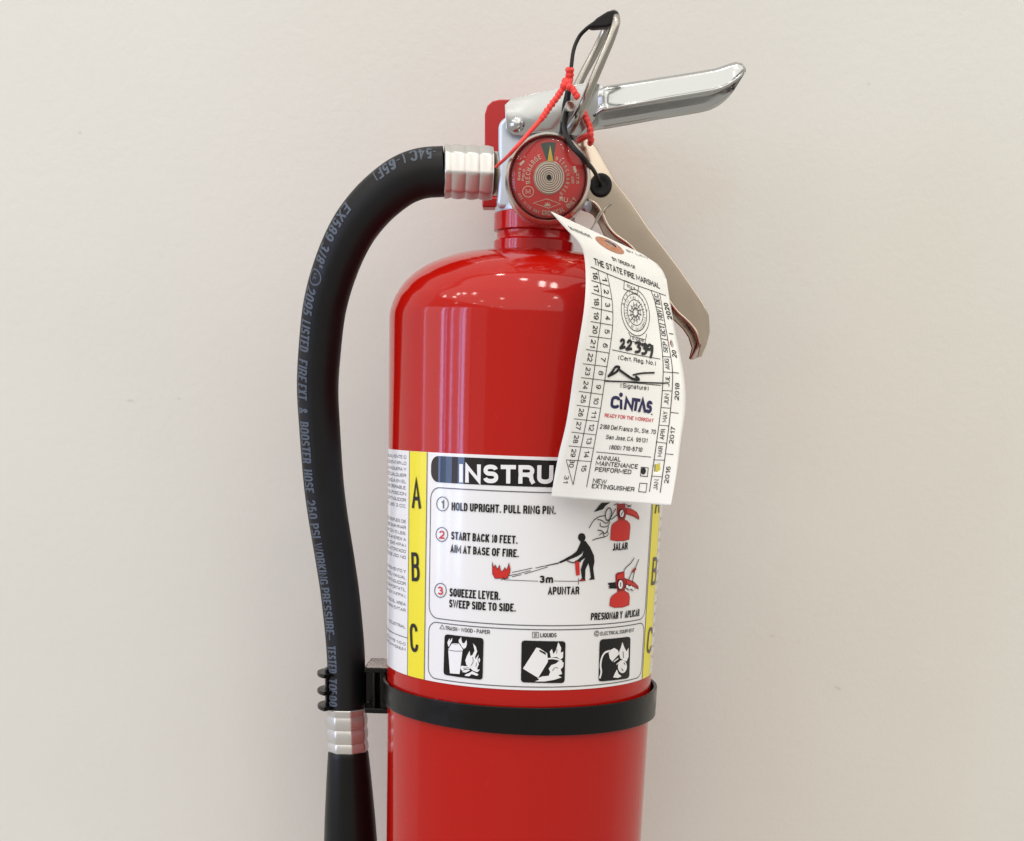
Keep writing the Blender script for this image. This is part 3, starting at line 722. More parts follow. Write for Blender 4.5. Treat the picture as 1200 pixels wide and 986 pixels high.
for s, p0, p1, cap in [
 ('HOLD UPRIGHT. PULL RING PIN.', (529.4, 598.3), (651, 602.9), 9.6), ('START BACK 10 FEET.', (528.9, 632.3), (606.4, 637.6), 9.4),
 ('AIM AT BASE OF FIRE.', (528, 647.4), (607.9, 653.3), 9.2), ('SQUEEZE LEVER.', (527, 699), (586.4, 703.4), 9.8), ('SWEEP SIDE TO SIDE.', (526.6, 711.8), (604.4, 717), 9.4),
 ('APUNTAR', (642, 697), (678.5, 696.5), 9.2), ('JALAR', (717.5, 645.6), (735, 644), 8.6), ('PRESIONAR Y  APLICAR', (692, 727), (748.7, 722), 8.6)]:
    lt(s, p0, p1, cap, B_)
lt('3m', (632, 683.2), (648, 683.2), 8.6, .05)
for s, x, y0, y1, w in [('A', 488.7, 595.5, 560.5, 10.5), ('B', 487.9, 681, 647.4, 9.2), ('C', 486.6, 764, 730.6, 9.2), ('A', 769.2, 602, 568, 5.0), ('B', 765, 686, 653, 5.2), ('C', 759.4, 766, 735, 5.4)]:
    lt(s, (x - w / 2, y0), (x + w / 2, y0 + (.8 if x < 600 else -.9)), y0 - y1, .05, 'black', 3, 'class_letter', .128)
for s, x, y, m_ in [('1', 518.8, 590.7, 'grey'), ('2', 518, 626.5, 'pred'), ('3', 516.4, 692, 'pred')]:
    LB.stroke('step_ring', ell((x, y), 6.8, 8.2, 32), .9, M['grey'], LA, 2, True)
    w = 1.8 if s == '1' else 3.1
    lt(s, (x - w, y + 5.0), (x + w, y + 5.3), 9.6, .03, m_, 2, 'step_number')
# class row
LB.stroke('class_triangle', [(515.6, 736.9), (518.3, 732.4), (521.0, 737.3)], .6, M['grey'], LA, 2, True)
lt('TRASH \u2022 WOOD \u2022 PAPER', (522, 738.2), (574, 743.3), 4.6, .012); lt('LIQUIDS', (633, 747), (652, 747), 5.0, .02)
LB.stroke('class_square', [(624, 741), (631, 741), (631, 747.3), (624, 747.3)], .7, M['grey'], LA, 2, True); lt('B', (626, 746.2), (629, 746.2), 4.2, .02, 'grey')
LB.stroke('class_circle', ell((699, 742.5), 2.7, 3.1, 20), .7, M['grey'], LA, 2, True); lt('C', (697.6, 744.4), (700.4, 744.2), 3.8, .03)
lt('ELECTRICAL EQUIPMENT', (703.3, 744.9), (742.5, 740.4), 4.3, .012)
# left column small print
col1 = ['REVISAR ANUALMENTE O', 'PARA CONSTATAR LO', 'DE LA MANGUERA Y', 'LIBRE DE CUALQUIER', 'NO AGUA EN EL', 'MANO OPERABLE.', 'EN SU POSICION', 'EL EXTINGUIDOR', 'ES DE 17 LBS. 2 OZ.']
col2 = ['ANTES DESPUES DE', 'SE DEBE EXAMINAR', 'RECARGAR CON 10 LBS.', 'ABC DE AMEREX A', 'A 195 (1345 KPA)', 'AGENTE AUTORIZADO', 'DESPUES DE USO. NO']
col3 = ['MANTENIMIENTO Y', 'VEASE EL MANUAL', 'DEL EXTINGUIDOR', 'EXTINGUIDOR PORTATIL', 'ASOCIACION (NFPA).']
col4 = ['EN TODO EL AREA', 'Y PARA EVITAR']
def colm(lines, y0, dy, sl, ragged=()):
    for i, s in enumerate(lines):
        yb = y0 + i * dy; u1, z1 = LB.inv(476.2 - .004 * (yb - 530), yb); h = 3.7 * .385e-3 * 1.0
        wd = .0385 * len(s) / 18
        V, Fc = text_flat(s, .015, wd / h); X = u1 - wd + V[:, 0] * h; Y = z1 + V[:, 1] * h
        LB.put('fine_print', np.c_[X, Y, V[:, 2]], Fc, M['grey'], LA, 1)
colm(col1, 538, 7.2, 0); colm(col2, 613.5, 7.0, 0); colm(col3, 672, 7.2, 0); colm(col4, 710.5, 7.0, 0)
colm(['INDUSTRIAL'], 737, 7, 0); colm(['CLASE, HMIS 1-0-0', 'FOSFATO, AMMONIUM'], 757, 6.4, 0)
z_ = zed(470, 745.5); lrect('border_line', -.11, uL0, z_ - .00018, z_ + .00018, M['grey'], 1)
# right side fine print beyond the stripe
for i in range(14):
    yb = 612 + i * 12.5; u1, z1 = LB.inv(768.5 - (yb - 612) * .049, yb)
    V, Fc = text_flat('PARA MAYOR INFORMACION', .012, .04 / .0014)
    LB.put('fine_print', np.c_[uR1 + .0022 + V[:, 0] * .0014, z1 + V[:, 1] * .0014, V[:, 2]], Fc, M['grey'], LA, 1)
# pictograms: measuring grids of the enlarged views
def g6(pts): return [(440 + x / 5.48, 500 + y / 5.48) for x, y in pts]
def g7(pts): return [(600 + x / 5.48, 560 + y / 5.48) for x, y in pts]
def g8(pts): return [(440 + x / 3.3333, 660 + y / 3.3333) for x, y in pts]
def g9(pts): return [(490 + x / 8, 710 + y / 8) for x, y in pts]
def g5(pts): return [(690 + x / 6.1625, 580 + y / 6.1625) for x, y in pts]
def pic(pts, m_='black', layer=2): return LB.poly('pictogram', pts, M[m_], LA, layer)
def lin_(pts, w=.8, m_='black', layer=3, n=0, closed=False): return LB.stroke('pictogram_line', pts, w, M[m_], LA, layer, closed, n)
fl = [(750, 868), (762, 905), (770, 888), (784, 918), (797, 888), (806, 930), (819, 925), (832, 905), (843, 922), (858, 875), (866, 918), (862, 945), (843, 975), (768, 975), (752, 945)]
pic(g6(fl), 'pred'); lin_(g6(fl), .5, 'black', 3, closed=True)
for a, b in [((0, 608), (130, 580)), ((150, 580), (300, 545)), ((0, 636), (60, 622)), ((80, 618), (230, 572)), ((20, 622), (120, 596)), ((180, 572), (300, 550)), ((-60, 640), (20, 620)), ((-70, 655), (-20, 643))]:
    lin_(g7([a, b]), .7, 'black', 2)
pic(g7([(300, 540), (345, 518), (352, 532), (305, 550)]))
pic(g7([(424, 372), (432, 360), (448, 355), (464, 362), (471, 380), (468, 398), (456, 410), (440, 412), (431, 402), (425, 395), (423, 388)]))
pic(g7([(440, 412), (470, 405), (500, 445), (525, 500), (528, 540), (520, 580), (527, 640), (530, 653), (492, 656), (505, 640), (497, 580), (490, 548), (470, 590), (468, 645), (471, 660), (428, 662), (448, 645), (440, 590), (455, 540), (472, 512), (425, 545), (410, 536), (450, 500), (458, 468), (444, 490), (412, 508), (350, 532), (344, 516), (385, 495), (415, 470), (432, 432)]))
lin_(g7([(345, 525), (370, 540), (395, 545), (415, 532), (440, 540)]), 1.2, 'black', 3, 4)
pic(g7([(402, 545), (408, 538), (424, 537), (431, 545), (433, 624), (410, 629)]), 'pred', 3)
pic(g7([(428, 658), (450, 652), (470, 655), (471, 662), (430, 664)]), 'pdred', 3)
lin_(g7([(-50, 655), (168, 664)]), .6, 'black', 2); lin_(g7([(268, 663), (426, 665)]), .6, 'black', 2); lin_(g7([(426, 645), (426, 686)]), .6, 'black', 2)
# pull-the-pin picture
pic(g5([(35, 125), (90, 58), (155, 55), (120, 78), (100, 105)]))
body = [(153, 325), (160, 235), (170, 210), (200, 190), (212, 182), (255, 180), (275, 190), (292, 210), (296, 235), (288, 322), (250, 332), (195, 333)]
pic(g5(body), 'pred'); lin_(g5(body), .4, 'pdred', 3, closed=True)
pic(g5([(203, 65), (262, 62), (262, 95), (300, 98), (345, 125), (362, 160), (360, 182), (320, 158), (268, 140), (256, 180), (212, 184), (200, 130)]), 'pdred', 2)
pic(g5([(268, 100), (300, 104), (340, 130), (356, 165), (318, 148), (270, 130)]), 'pred', 3)
LB.ellipse('pictogram', g5([(231, 135)])[0], 3.1, 5.2, M['black'], LA, 4); LB.ellipse('pictogram', g5([(231, 135)])[0], 2.3, 4.2, M['pwhite'], LA, 5); lin_(g5([(224, 148), (238, 120)]), .8, 'black', 6)
lin_(g5([(0, 240), (30, 190), (70, 160), (115, 150)]), .9, 'black', 3, 5)
lin_(g5([(60, 178), (90, 185), (118, 205), (140, 195), (155, 170)]), .9, 'black', 3, 5); lin_(g5([(80, 200), (78, 222), (100, 232), (130, 225), (150, 195)]), .9, 'black', 4, 5)
lin_(g5([(24, 328), (60, 315), (110, 305)]), .9, 'black', 3, 5); lin_(g5([(60, 255), (90, 260), (112, 280), (130, 262), (140, 225)]), .9, 'black', 3, 5); lin_(g5([(70, 292), (92, 275), (108, 300), (132, 290), (130, 260)]), .8, 'black', 5, 5)
LB.stroke('pictogram_line', ell(g5([(137, 140)])[0], 3.4, 7.4, 28, .15), 1.1, M['black'], LA, 4, True)
lin_(g5([(150, 170), (190, 100)]), 1.0, 'black', 4); lin_(g5([(158, 178), (205, 140)]), 1.0, 'black', 4)
lin_(g5([(175, 75), (205, 62)]), .8, 'black', 4); lin_(g5([(262, 70), (300, 88)]), .8, 'black', 4); lin_(g5([(270, 90), (300, 72)]), .8, 'black', 5)
# squeeze picture
body = [(147, 800), (153, 748), (165, 728), (200, 705), (212, 695), (255, 693), (285, 712), (292, 740), (288, 795), (240, 812), (180, 814)]
pic(g5(body), 'pred'); lin_(g5(body), .4, 'pdred', 3, closed=True)
pic(g5([(190, 575), (205, 562), (255, 552), (256, 600), (290, 612), (330, 632), (355, 660), (357, 684), (320, 668), (262, 650), (256, 695), (205, 700), (192, 640)]), 'pdred', 2)
pic(g5([(196, 582), (248, 562), (250, 600), (200, 612)]), 'pred', 3); pic(g5([(270, 615), (325, 638), (348, 668), (318, 655), (270, 640)]), 'pred', 3)
LB.ellipse('pictogram', g5([(222, 647)])[0], 3.4, 6.2, M['black'], LA, 4); LB.ellipse('pictogram', g5([(222, 647)])[0], 2.6, 5.2, M['pwhite'], LA, 5); lin_(g5([(222, 632), (222, 662)]), .9, 'black', 6)
pic(g5([(137, 636), (196, 630), (198, 678), (137, 676), (150, 668), (137, 662), (150, 655), (137, 648)]))
lin_(g5([(248, 555), (262, 528), (300, 492), (325, 455)]), .9, 'black', 3, 5); lin_(g5([(358, 465), (338, 515), (318, 590), (310, 640)]), .8, 'black', 3, 5); lin_(g5([(315, 540), (300, 575), (285, 612)]), .8, 'black', 3, 4)
pic(g5([(302, 560), (315, 535), (335, 520), (336, 540), (318, 560)]), 'pdred', 4)
for x, y in [(270, 662), (284, 672), (298, 668), (312, 676)]: LB.ellipse('pictogram', g5([(x, y)])[0], 1.9, 2.6, M['black'], LA, 4, 14); LB.ellipse('pictogram', g5([(x, y)])[0], 1.4, 2.0, M['pwhite'], LA, 5, 14)
# three class pictures
def rpoly(c, r=3.2):
    out = []; n = len(c)
    for i in range(n):
        p = Vector(c[i]); a = (Vector(c[i - 1]) - p).normalized(); b = (Vector(c[(i + 1) % n]) - p).normalized()
        out += [tuple(p + a * r), tuple(p + (a + b) * r * .3), tuple(p + b * r)]
    return out
pic(rpoly([(521.3, 743.2), (566.9, 748), (565.6, 797), (520, 790.8)][::-1])); pic(rpoly([(611.2, 750.6), (662.6, 751.6), (661.4, 800.6), (610.4, 799.7)][::-1])); pic(rpoly([(702.5, 749.6), (738.5, 746), (737, 795), (701, 799)][::-1]))
W = 'pwhite'
pic(g9([(287, 420), (288, 405), (322, 352), (385, 352), (424, 412), (418, 432), (392, 640), (302, 632)]), W, 3); lin_(g9([(284, 412), (345, 424), (424, 424)]), .55, 'black', 4); lin_(g9([(322, 352), (350, 362), (385, 352)]), .3, 'black', 4)
pic(g9([(288, 385), (279, 345), (290, 318), (302, 305), (300, 335), (325, 298), (322, 330), (306, 355), (300, 372)]), W, 3)
pic(g9([(386, 345), (384, 322), (408, 292), (410, 325), (420, 350), (436, 352), (458, 318), (460, 360), (452, 390), (432, 404), (412, 385), (398, 355)]), W, 3)
pic(g9([(455, 552), (446, 510), (460, 470), (486, 422), (492, 470), (512, 462), (532, 420), (518, 352), (545, 385), (556, 430), (536, 478), (540, 500), (570, 456), (560, 505), (572, 548), (556, 585), (560, 600), (582, 595), (560, 622), (520, 610), (488, 580)]), W, 3)
pic(g9([(566, 500), (578, 488), (584, 510), (576, 532), (568, 520)]), W, 3)
pic(g9([(400, 575), (414, 560), (440, 566), (482, 562), (500, 580), (482, 592), (440, 590), (424, 612), (405, 595)]), W, 4)
pic(g9([(440, 655), (452, 640), (482, 630), (510, 612), (570, 642), (556, 656), (506, 640), (482, 660)]), W, 4)
pic(g9([(415, 620), (440, 600), (478, 596), (490, 606), (450, 625)]), W, 4)
lin_(g9([(425, 585), (480, 578)]), .4, 'black', 5); lin_(g9([(500, 560), (520, 520), (515, 480)]), .5, 'black', 5, 4); lin_(g9([(545, 570), (552, 530)]), .5, 'black', 5)
pic(g8([(576, 412), (628, 330), (640, 332), (670, 352), (673, 385), (635, 448)]), W, 3); pic(g8([(640, 338), (665, 350), (664, 358), (640, 344)]), 'black', 4)
lin_(g8([(672, 374), (690, 372), (712, 376), (728, 384)]), 1.8, W, 3, 4)
pic(g8([(684, 368), (680, 345), (688, 335), (694, 355), (704, 340), (713, 308), (724, 330), (722, 350), (732, 345), (731, 368), (722, 376), (706, 366)]), W, 4)
pic(g8([(622, 462), (640, 455), (632, 450), (652, 442), (676, 440), (682, 425), (676, 412), (686, 398), (704, 392), (716, 382), (734, 388), (732, 405), (722, 415), (728, 432), (712, 438), (726, 446), (700, 455), (660, 462)]), W, 3)
lin_(g8([(690, 420), (700, 408), (712, 410)]), .6, 'black', 4, 4); lin_(g8([(706, 352), (708, 335)]), .6, 'black', 5)
lin_(g8([(874, 450), (880, 425), (877, 400), (882, 370), (894, 350), (914, 342)]), 2.0, W, 3, 5)
pic(g8([(908, 352), (916, 338), (930, 331), (944, 340), (948, 356), (938, 366), (922, 384), (912, 372)]), W, 4)
lin_(g8([(928, 385), (945, 372)]), 1.2, W, 4); lin_(g8([(938, 396), (956, 380)]), .9, W, 4)
LB.ellipse('pictogram', g8([(962, 404)])[0], 5.2, 7.6, M[W], LA, 3); lin_(g8([(957, 412), (964, 420)]), .7, 'black', 5); lin_(g8([(966, 388), (972, 396)]), .7, 'black', 5)
pic(g8([(954, 372), (948, 350), (956, 330), (962, 308), (970, 330), (978, 345), (986, 330), (986, 365), (978, 384), (964, 378)]), W, 3); lin_(g8([(966, 370), (964, 345)]), .7, 'black', 4)
pic(g8([(925, 446), (932, 430), (940, 415), (946, 432), (958, 442), (945, 448)]), W, 4)

# ================================================================== pull pin with its tether
PN = thing('pull_pin', 'bent wire ring pin on black rubber tether above the gauge', 'pin', at(668, 150, -.02))
pk = mpp(690, 80, -.03)
ring = [(664, 156, -.020), (670, 149, -.026), (677, 137, -.031), (685, 119, -.034), (700, 83, -.035), (715.5, 46, -.035), (721.5, 27, -.034), (720, 17.5, -.029), (716, 20, -.020), (710, 35, -.013), (697, 62, -.011), (684, 86, -.011), (674, 106, -.012), (666, 124, -.013)]
v, f = tube(smooth_path(P3(ring), 10), 5.2 * pk, 20); obj('ring', v, f, M['wire'], PN, 60)
v, f = tube(P3([(661, 142, -.014), (664.5, 134, -.025), (668.6, 124.5, -.037)]), 6.3 * pk, 24); obj('pin_end', v, f, M['wire'], PN, 40, .0004)
wedge = [(720, 11.2), (724, 13.5), (726.2, 18), (725, 25), (712, 31.4), (693, 32.6), (689.5, 30), (700, 20.5), (712, 13)]
v, f = plate_px(wedge, -.0335, .0050); TW = obj('tether_loop', v, f, M['cord'], PN, 50, .0012)
cordp = [(697, 27, -.0312), (688, 33.5, -.0315), (679, 43, -.028), (672.5, 58, -.031), (669.5, 78, -.034), (667.5, 100, -.035), (664.5, 125, -.033), (661.5, 146, -.034), (663.5, 159, -.042), (671, 172, -.050), (684, 186, -.050), (695, 199, -.036), (702, 212, -.020), (703.5, 217, -.015)]
v, f = tube(smooth_path(P3(cordp), 10), lambda t: (2.4 + 1.3 * max(0, .5 - abs(t - .62)) * 2 * (1 if .35 < t < .8 else .4)) * pk * .9, 14); obj('tether_cord', v, f, M['cord'], PN, 60)
c = at(704, 217.5, -.0135); k = mpp(704, 217, -.0135)
v, f = lathe([(0, -.003), (11 * k, -.003), (12.9 * k, -.0012), (13.1 * k, .0006), (12.2 * k, .0018), (10.5 * k, .0021), (6 * k, .0014), (3.5 * k, .0012), (0, .0018)], c, (0, -1, 0), 48); obj('tether_button', v, f, M['cord'], PN, 50)
bl = [(657, 157), (654.5, 165), (664, 172), (672, 160), (671, 148), (663, 141), (658, 128), (661, 116), (657.5, 128)]
v, f = plate_px([(663, 104), (666, 108), (662.5, 130), (662, 142), (670, 158), (673, 163), (664, 166), (655, 158), (657, 142), (659, 122)], -.018, .003); obj('tether_strap', v, f, M['cord'], PN, 50, .0009)

# ================================================================== tamper seal
SE = thing('tamper_seal', 'thin red beaded plastic tamper seal tied through the ring pin', 'seal', at(665, 98, -.04))
def beads(path, r, sp_, br_, start=0.0):
    parts = [tube(path, r, 8)]; acc = start
    for i in range(1, len(path)):
        acc += (path[i] - path[i - 1]).length
        if acc > sp_: acc = 0; parts.append(blob(path[i], br_, br_, br_, 8, .12))
    return join(*parts)
sk = 1.22 * mpp(665, 100, -.04)
p = smooth_path(P3([(663, 99, -.042), (655, 111, -.043), (644, 126, -.044), (634, 140, -.046)]), 10); v, f = beads(p, 2.3 * sk, .0016, 3.3 * sk); obj('beaded_strand', v, f, M['seal'], SE, 60)
p = smooth_path(P3([(634, 140, -.046), (619, 157, -.048), (602, 176, -.050), (592, 186, -.040), (581, 196, -.032)]), 10); v, f = tube(p, lambda t: (2.2 - .8 * t) * sk, 10); obj('tail', v, f, M['seal'], SE, 60)
p = smooth_path(P3([(667, 101, -.042), (671, 105, -.044), (676, 113, -.044)]), 8); v, f = beads(p, 2.4 * sk, .0014, 3.4 * sk); obj('beaded_strand', v, f, M['seal'], SE, 60)
p = smooth_path(P3([(683, 128, -.024), (687, 139, -.026), (691, 150, -.027), (692.5, 161, -.027), (691.5, 168.5, -.024)]), 10); v, f = beads(p, 2.6 * sk, .0017, 3.5 * sk); obj('beaded_strand', v, f, M['seal'], SE, 60)
p = smooth_path(P3([(678, 165, -.018), (684, 161, -.020), (690, 158.5, -.020)]), 8); v, f = tube(p, 3.0 * sk, 10); obj('beaded_strand', v, f, M['seal'], SE, 60)
p = smooth_path(P3([(664, 100, -.038), (665.5, 92, -.039), (666, 81, -.040)]), 8); v, f = beads(p, 2.2 * sk, .0017, 2.9 * sk); obj('tail', v, f, M['seal'], SE, 60)
p = smooth_path(P3([(668, 100, -.037), (669.5, 92, -.037), (670, 81, -.038)]), 8); v, f = beads(p, 1.9 * sk, .0017, 2.5 * sk); obj('tail', v, f, M['seal'], SE, 60)
kn = join(*[blob(at(x, y, Y), r * sk, r * sk, r * sk, 10, .1) for x, y, Y, r in [(664, 98, -.042, 4.6), (660.5, 101, -.043, 3.6), (667, 102, -.044, 3.6), (662, 95.5, -.041, 3.4), (667, 97, -.040, 3.6)]])
obj('knot', *kn, M['seal'], SE, 60)

# ================================================================== inspection tag
rows = [((646, 248), (775, 308), -.082, -.029), ((667, 271.5), (779.5, 321), -.079, -.033), ((681, 287.5), (781.8, 332), -.077, -.036), ((686.3, 310), (784.5, 349), -.077, -.039), ((686.6, 342), (788.3, 371), -.080, -.044),
        ((683, 376), (794, 400.5), -.082, -.049), ((676.2, 415), (800.5, 433.5), -.082, -.055), ((669, 463), (803.3, 478), -.080, -.060), ((661.8, 505), (797.6, 518.5), -.078, -.065), ((656, 528), (795, 541), -.0765, -.067), ((646, 582.5), (786, 592.7), -.073, -.0705)]
RL = np.array([tuple(at(*L_, a)) for L_, R_, a, b in rows]); RR = np.array([tuple(at(*R_, b)) for L_, R_, a, b in rows])
ts = np.r_[0, np.cumsum((np.linalg.norm(np.diff(RL, axis=0), axis=1) + np.linalg.norm(np.diff(RR, axis=0), axis=1)) / 2)]
TH = float(ts[-1]); TW_ = .056
def spl(x, y):                              # natural cubic spline
    n = len(x); h = np.diff(x); A_ = np.zeros((n, n)); r = np.zeros((n, y.shape[1])); A_[0, 0] = A_[-1, -1] = 1
    for i in range(1, n - 1):
        A_[i, i - 1] = h[i - 1]; A_[i, i] = 2 * (h[i - 1] + h[i]); A_[i, i + 1] = h[i]
        r[i] = 3 * ((y[i + 1] - y[i]) / h[i] - (y[i] - y[i - 1]) / h[i - 1])
    c_ = np.linalg.solve(A_, r)
    def ev(t):
        i = int(min(max(np.searchsorted(x, t) - 1, 0), n - 2)); d = t - x[i]
        b = (y[i + 1] - y[i]) / h[i] - h[i] * (2 * c_[i] + c_[i + 1]) / 3
        return y[i] + b * d + c_[i] * d * d + (c_[i + 1] - c_[i]) / (3 * h[i]) * d ** 3
    return ev
sL, sR = spl(ts, RL), spl(ts, RR)
def tagp(a, b):                             # flat card coordinates (metres from its top-left corner, b downwards negative)
    t = -b; s = a / TW_
    if t < 0: p = sL(0) * (1 - s) + sR(0) * s; q = sL(.001) * (1 - s) + sR(.001) * s; return p + (p - q) * (-t / .001)
    return sL(t) * (1 - s) + sR(t) * s
class Tag(Sheet):
    step = (.004, .003); L0 = .00016
    def fwd(self, a, b, off):
        p = Vector(tagp(a, b)); e = 1e-4
        n = (Vector(tagp(a + e, b)) - p).cross(Vector(tagp(a, b - e)) - p).normalized()
        if n.dot(CAMP - p) < 0: n = -n
        return p + n * off
    def inv(self, x, y):
        a, b = TW_ * .5, -TH * .5
        for _ in range(25):
            P = np.array(hproj(tagp(a, b))); e = 1e-5
            J = np.c_[(np.array(hproj(tagp(a + e, b))) - P) / e, (np.array(hproj(tagp(a, b - e))) - P) / -e]
            d = np.linalg.solve(J, np.array((x, y)) - P); d = np.clip(d, -.02, .02); a += d[0]; b = min(max(b + d[1], -TH * 1.02), .002)
            if abs(d).max() < 1e-7: break
        return (float(a), float(b))
TG = Tag()
TA = thing('inspection_tag', 'curled white paper inspection tag with printed dates wired to the handle', 'tag', tuple(at(716, 590, -.072)))
ca = TG.inv(752, 297.3)[0]; cb = TG.inv(781, 327)[1]
ol = [(0, -TH), (TW_, -TH), (TW_, cb), (TW_ - .0012, cb * .55), (TW_ - .003, cb * .25), (ca + .001, -.0004), (ca - .002, 0), (0, 0)]
hole1 = TG.loop(ell((716, 285.8), 8.5, 2.2, 24, math.radians(28)))
hole2 = TG.loop([(766.8, 544.5), (773.5, 543), (774, 551), (770, 553.8), (766.2, 552.5)]); hole3 = TG.loop(ell((787.4, 403.5), 1.9, 4.4, 16, -.3))
V, Fc = outline_flat([ol, hole1, hole2, hole3])
v, f = cut(V, Fc, .003, .002); CD = obj('card', [TG.fwd(a, b, 0) for a, b, c in v], f, M['paper'], TA, 60, 0, .00024, -1)
e1 = TG.loop(ell((714.3, 287.8), 19.0, 5.2, 40, math.radians(29))); e1 = [(a, min(b, -.0003)) for a, b in e1]
V, Fc = outline_flat([e1, hole1]); TG.put('eyelet_reinforcement', V, Fc, M['orange'], TA, 1)
def t4(x, y): return (630 + x / 5.48, 240 + y / 5.48)
def t5(x, y): return (630 + x / 4.93, 400 + y / 4.93)
def tt_(s, p0, p1, cap, m_='ink', bold=.014, name='lettering', layer=1): return TG.text(name, s, p0, p1, cap, M[m_], CD, layer, bold)
def tl(pts, w=.7, m_='ink', layer=1, n=0, closed=False, name='rule_line'): return TG.stroke(name, pts, w, M[m_], CD, layer, closed, n)
tt_('DO NOT REMOVE', (669, 269.5), (694, 280), 2.6); tt_('BY LAW', (735, 295.3), (760, 304.2), 2.0)
tt_('BY ORDER OF', t4(485, 360), t4(633, 418), 3.6); tt_('THE STATE FIRE MARSHAL', t4(365, 385), t4(785, 542), 6.9, bold=.022)
tl([t4(340, 400), t4(580, 500), t4(822, 585)])
tl([(700.3, 316), (704.5, 342), (704, 375), (700.6, 400), (696, 436.5), (690, 477), (683, 513.6), (676, 546), (671.6, 568.5)], n=5)
tl([(711, 320.3), (716.7, 349.5), (718, 375), (715.6, 402), (710, 436.5), (703.4, 481), (697, 517.6), (687.4, 571)], n=5)
tl([(762.5, 340), (768.7, 360), (774, 395), (777, 430), (775, 471), (770, 513.6), (761, 576.5)], n=5)
tl([(773, 344.5), (777.6, 371), (782.8, 401), (788, 436.5), (786, 477), (781, 521.7), (773.6, 577.5)], n=5)
sepL = [(692, 313), (693, 329), (693, 343.6), (693, 360.4), (692, 377), (690, 394), (686.6, 409.7), (683, 426.4), (680.7, 442.6), (678.3, 458.8), (675.6, 475), (672.6, 490.9), (669.6, 506.5), (666.5, 522.7), (663.5, 539), (660, 555)]
sepR = [(711, 320.5), (713.8, 335.5), (716.6, 351), (717.8, 366), (717.6, 381.4), (716.3, 397.5), (714, 414), (711.8, 430), (709, 446), (706, 462.5), (703.2, 478.7), (700.6, 494), (698, 509.8), (695, 525.4), (692.3, 541), (689, 558)]
for i in range(1, 15): tl([sepL[i], sepR[i]], .65)
tl([(663.5, 539), (671.6, 568.5)], .65)
def vtext(s, c, h, w, sl, cw=True, m_='ink', bold=.008):   # text turned a quarter; c centre, h run length, w cap height
    dx, dy = sl
    p0 = Vector((c[0] - dx * h / 2, c[1] - dy * h / 2)); p1 = Vector((c[0] + dx * h / 2, c[1] + dy * h / 2))
    up = Vector((p1.y - p0.y, -(p1.x - p0.x))).normalized() * (-w / 2)
    tt_(s, tuple(p0 + up), tuple(p1 + up), w, m_, bold, 'date_numeral' if s.isdigit() else 'month_name')
for i in range(15):
    l0, l1, r0, r1 = Vector(sepL[i]), Vector(sepL[i + 1]), Vector(sepR[i]), Vector(sepR[i + 1])
    cL = (l0 + l1) / 2; cR = (r0 + r1) / 2; d = ((l1 + r1) - (l0 + r0)).normalized()
    a = cL.lerp(cR, .24); b = cL.lerp(cR, .78)
    if i == 14: a = a + Vector((1.2, -4.0))
    vtext(str(16 + i), a, 9.5, 5.6, d, bold=.010); vtext(str(1 + i), b, 5.0 if i < 9 else 8.6, 5.6, d, bold=.010)
vtext('31', (663.5, 562), 9, 5.2, Vector((-.2, 1)).normalized())
mL = [(763, 341.5), (767.8, 359.5), (771.4, 378.7), (774, 397), (775.6, 418), (777, 436), (775.8, 457.8), (774.4, 477.7), (771.6, 498.4), (768.5, 518), (765.3, 539), (763, 558), (761, 577)]
mR = [(773, 345), (776.2, 362), (779.3, 381.4), (782.4, 398.8), (785.4, 418.7), (788, 437), (787, 458.4), (786, 478.7), (783.8, 499.4), (781, 519.7), (779, 539.5), (776.5, 559), (773.6, 578)]
for i in range(1, 12): tl([mL[i], mR[i]], .65)
for i, s in enumerate(['DEC', 'NOV', 'OCT', 'SEP', 'AUG', 'JUL', 'JUN', 'MAY', 'APR', 'MAR', None, 'JAN']):
    if not s: continue
    c = (Vector(mL[i]) + Vector(mR[i]) + Vector(mL[i + 1]) + Vector(mR[i + 1])) / 4; d = -((Vector(mL[i + 1]) + Vector(mR[i + 1])) - (Vector(mL[i]) + Vector(mR[i]))).normalized()
    vtext(s, c, 12.5, 5.2, d, bold=.004)
for s, c, d in [('2020', (782.6, 366), (-.28, -1)), ('2018', (793, 459.5), (.04, -1)), ('2017', (787.6, 510), (.13, -1)), ('2016', (782, 556.5), (.14, -1)), ('20', (790, 416), (-.12, -1))]:
    vtext(s, c, 20 if len(s) == 4 else 8.5, 5.2, Vector(d).normalized(), bold=.02)
for a, b in [((784, 391), (789, 392)), ((787, 436.5), (795.5, 437.5)), ((786, 483.5), (795, 484.6)), ((780.4, 532), (789, 533))]: tl([a, b], .7)
# registration seal
sc0 = (744.4, 366.6)
for k in (1.0, .80, .55): tl(ell(sc0, 16.2 * k, 27.5 * k, 40, -.16), .6, closed=True, name='seal_ring')
class TagSeal(Sheet):
    step = (.004, .003); L0 = .00016; k = TW_ / 115.0
    def fwd(self, a, b, off): return TG.fwd(a, b, off)
TS_ = TagSeal(); cS = TG.inv(*sc0); e_ = TG.inv(sc0[0] + 15.5, sc0[1] + 3); k_ = abs(e_[0] - cS[0]) / TS_.k
hh_ = abs(TG.inv(sc0[0] - 1, sc0[1] + 27)[1] - cS[1]); ysc = hh_ / (k_ * TS_.k)
arc_text(TS_, 'REGISTERED', k_ * .84, 165, 15, k_ * .13, M['ink'], CD, c=cS, ysc=ysc, layer=1, name='seal_lettering')
arc_text(TS_, 'STATE FIRE MARSHAL', k_ * .60, 180, 0, k_ * .13, M['ink'], CD, c=cS, ysc=ysc, layer=1, name='seal_lettering', squeeze=.6)
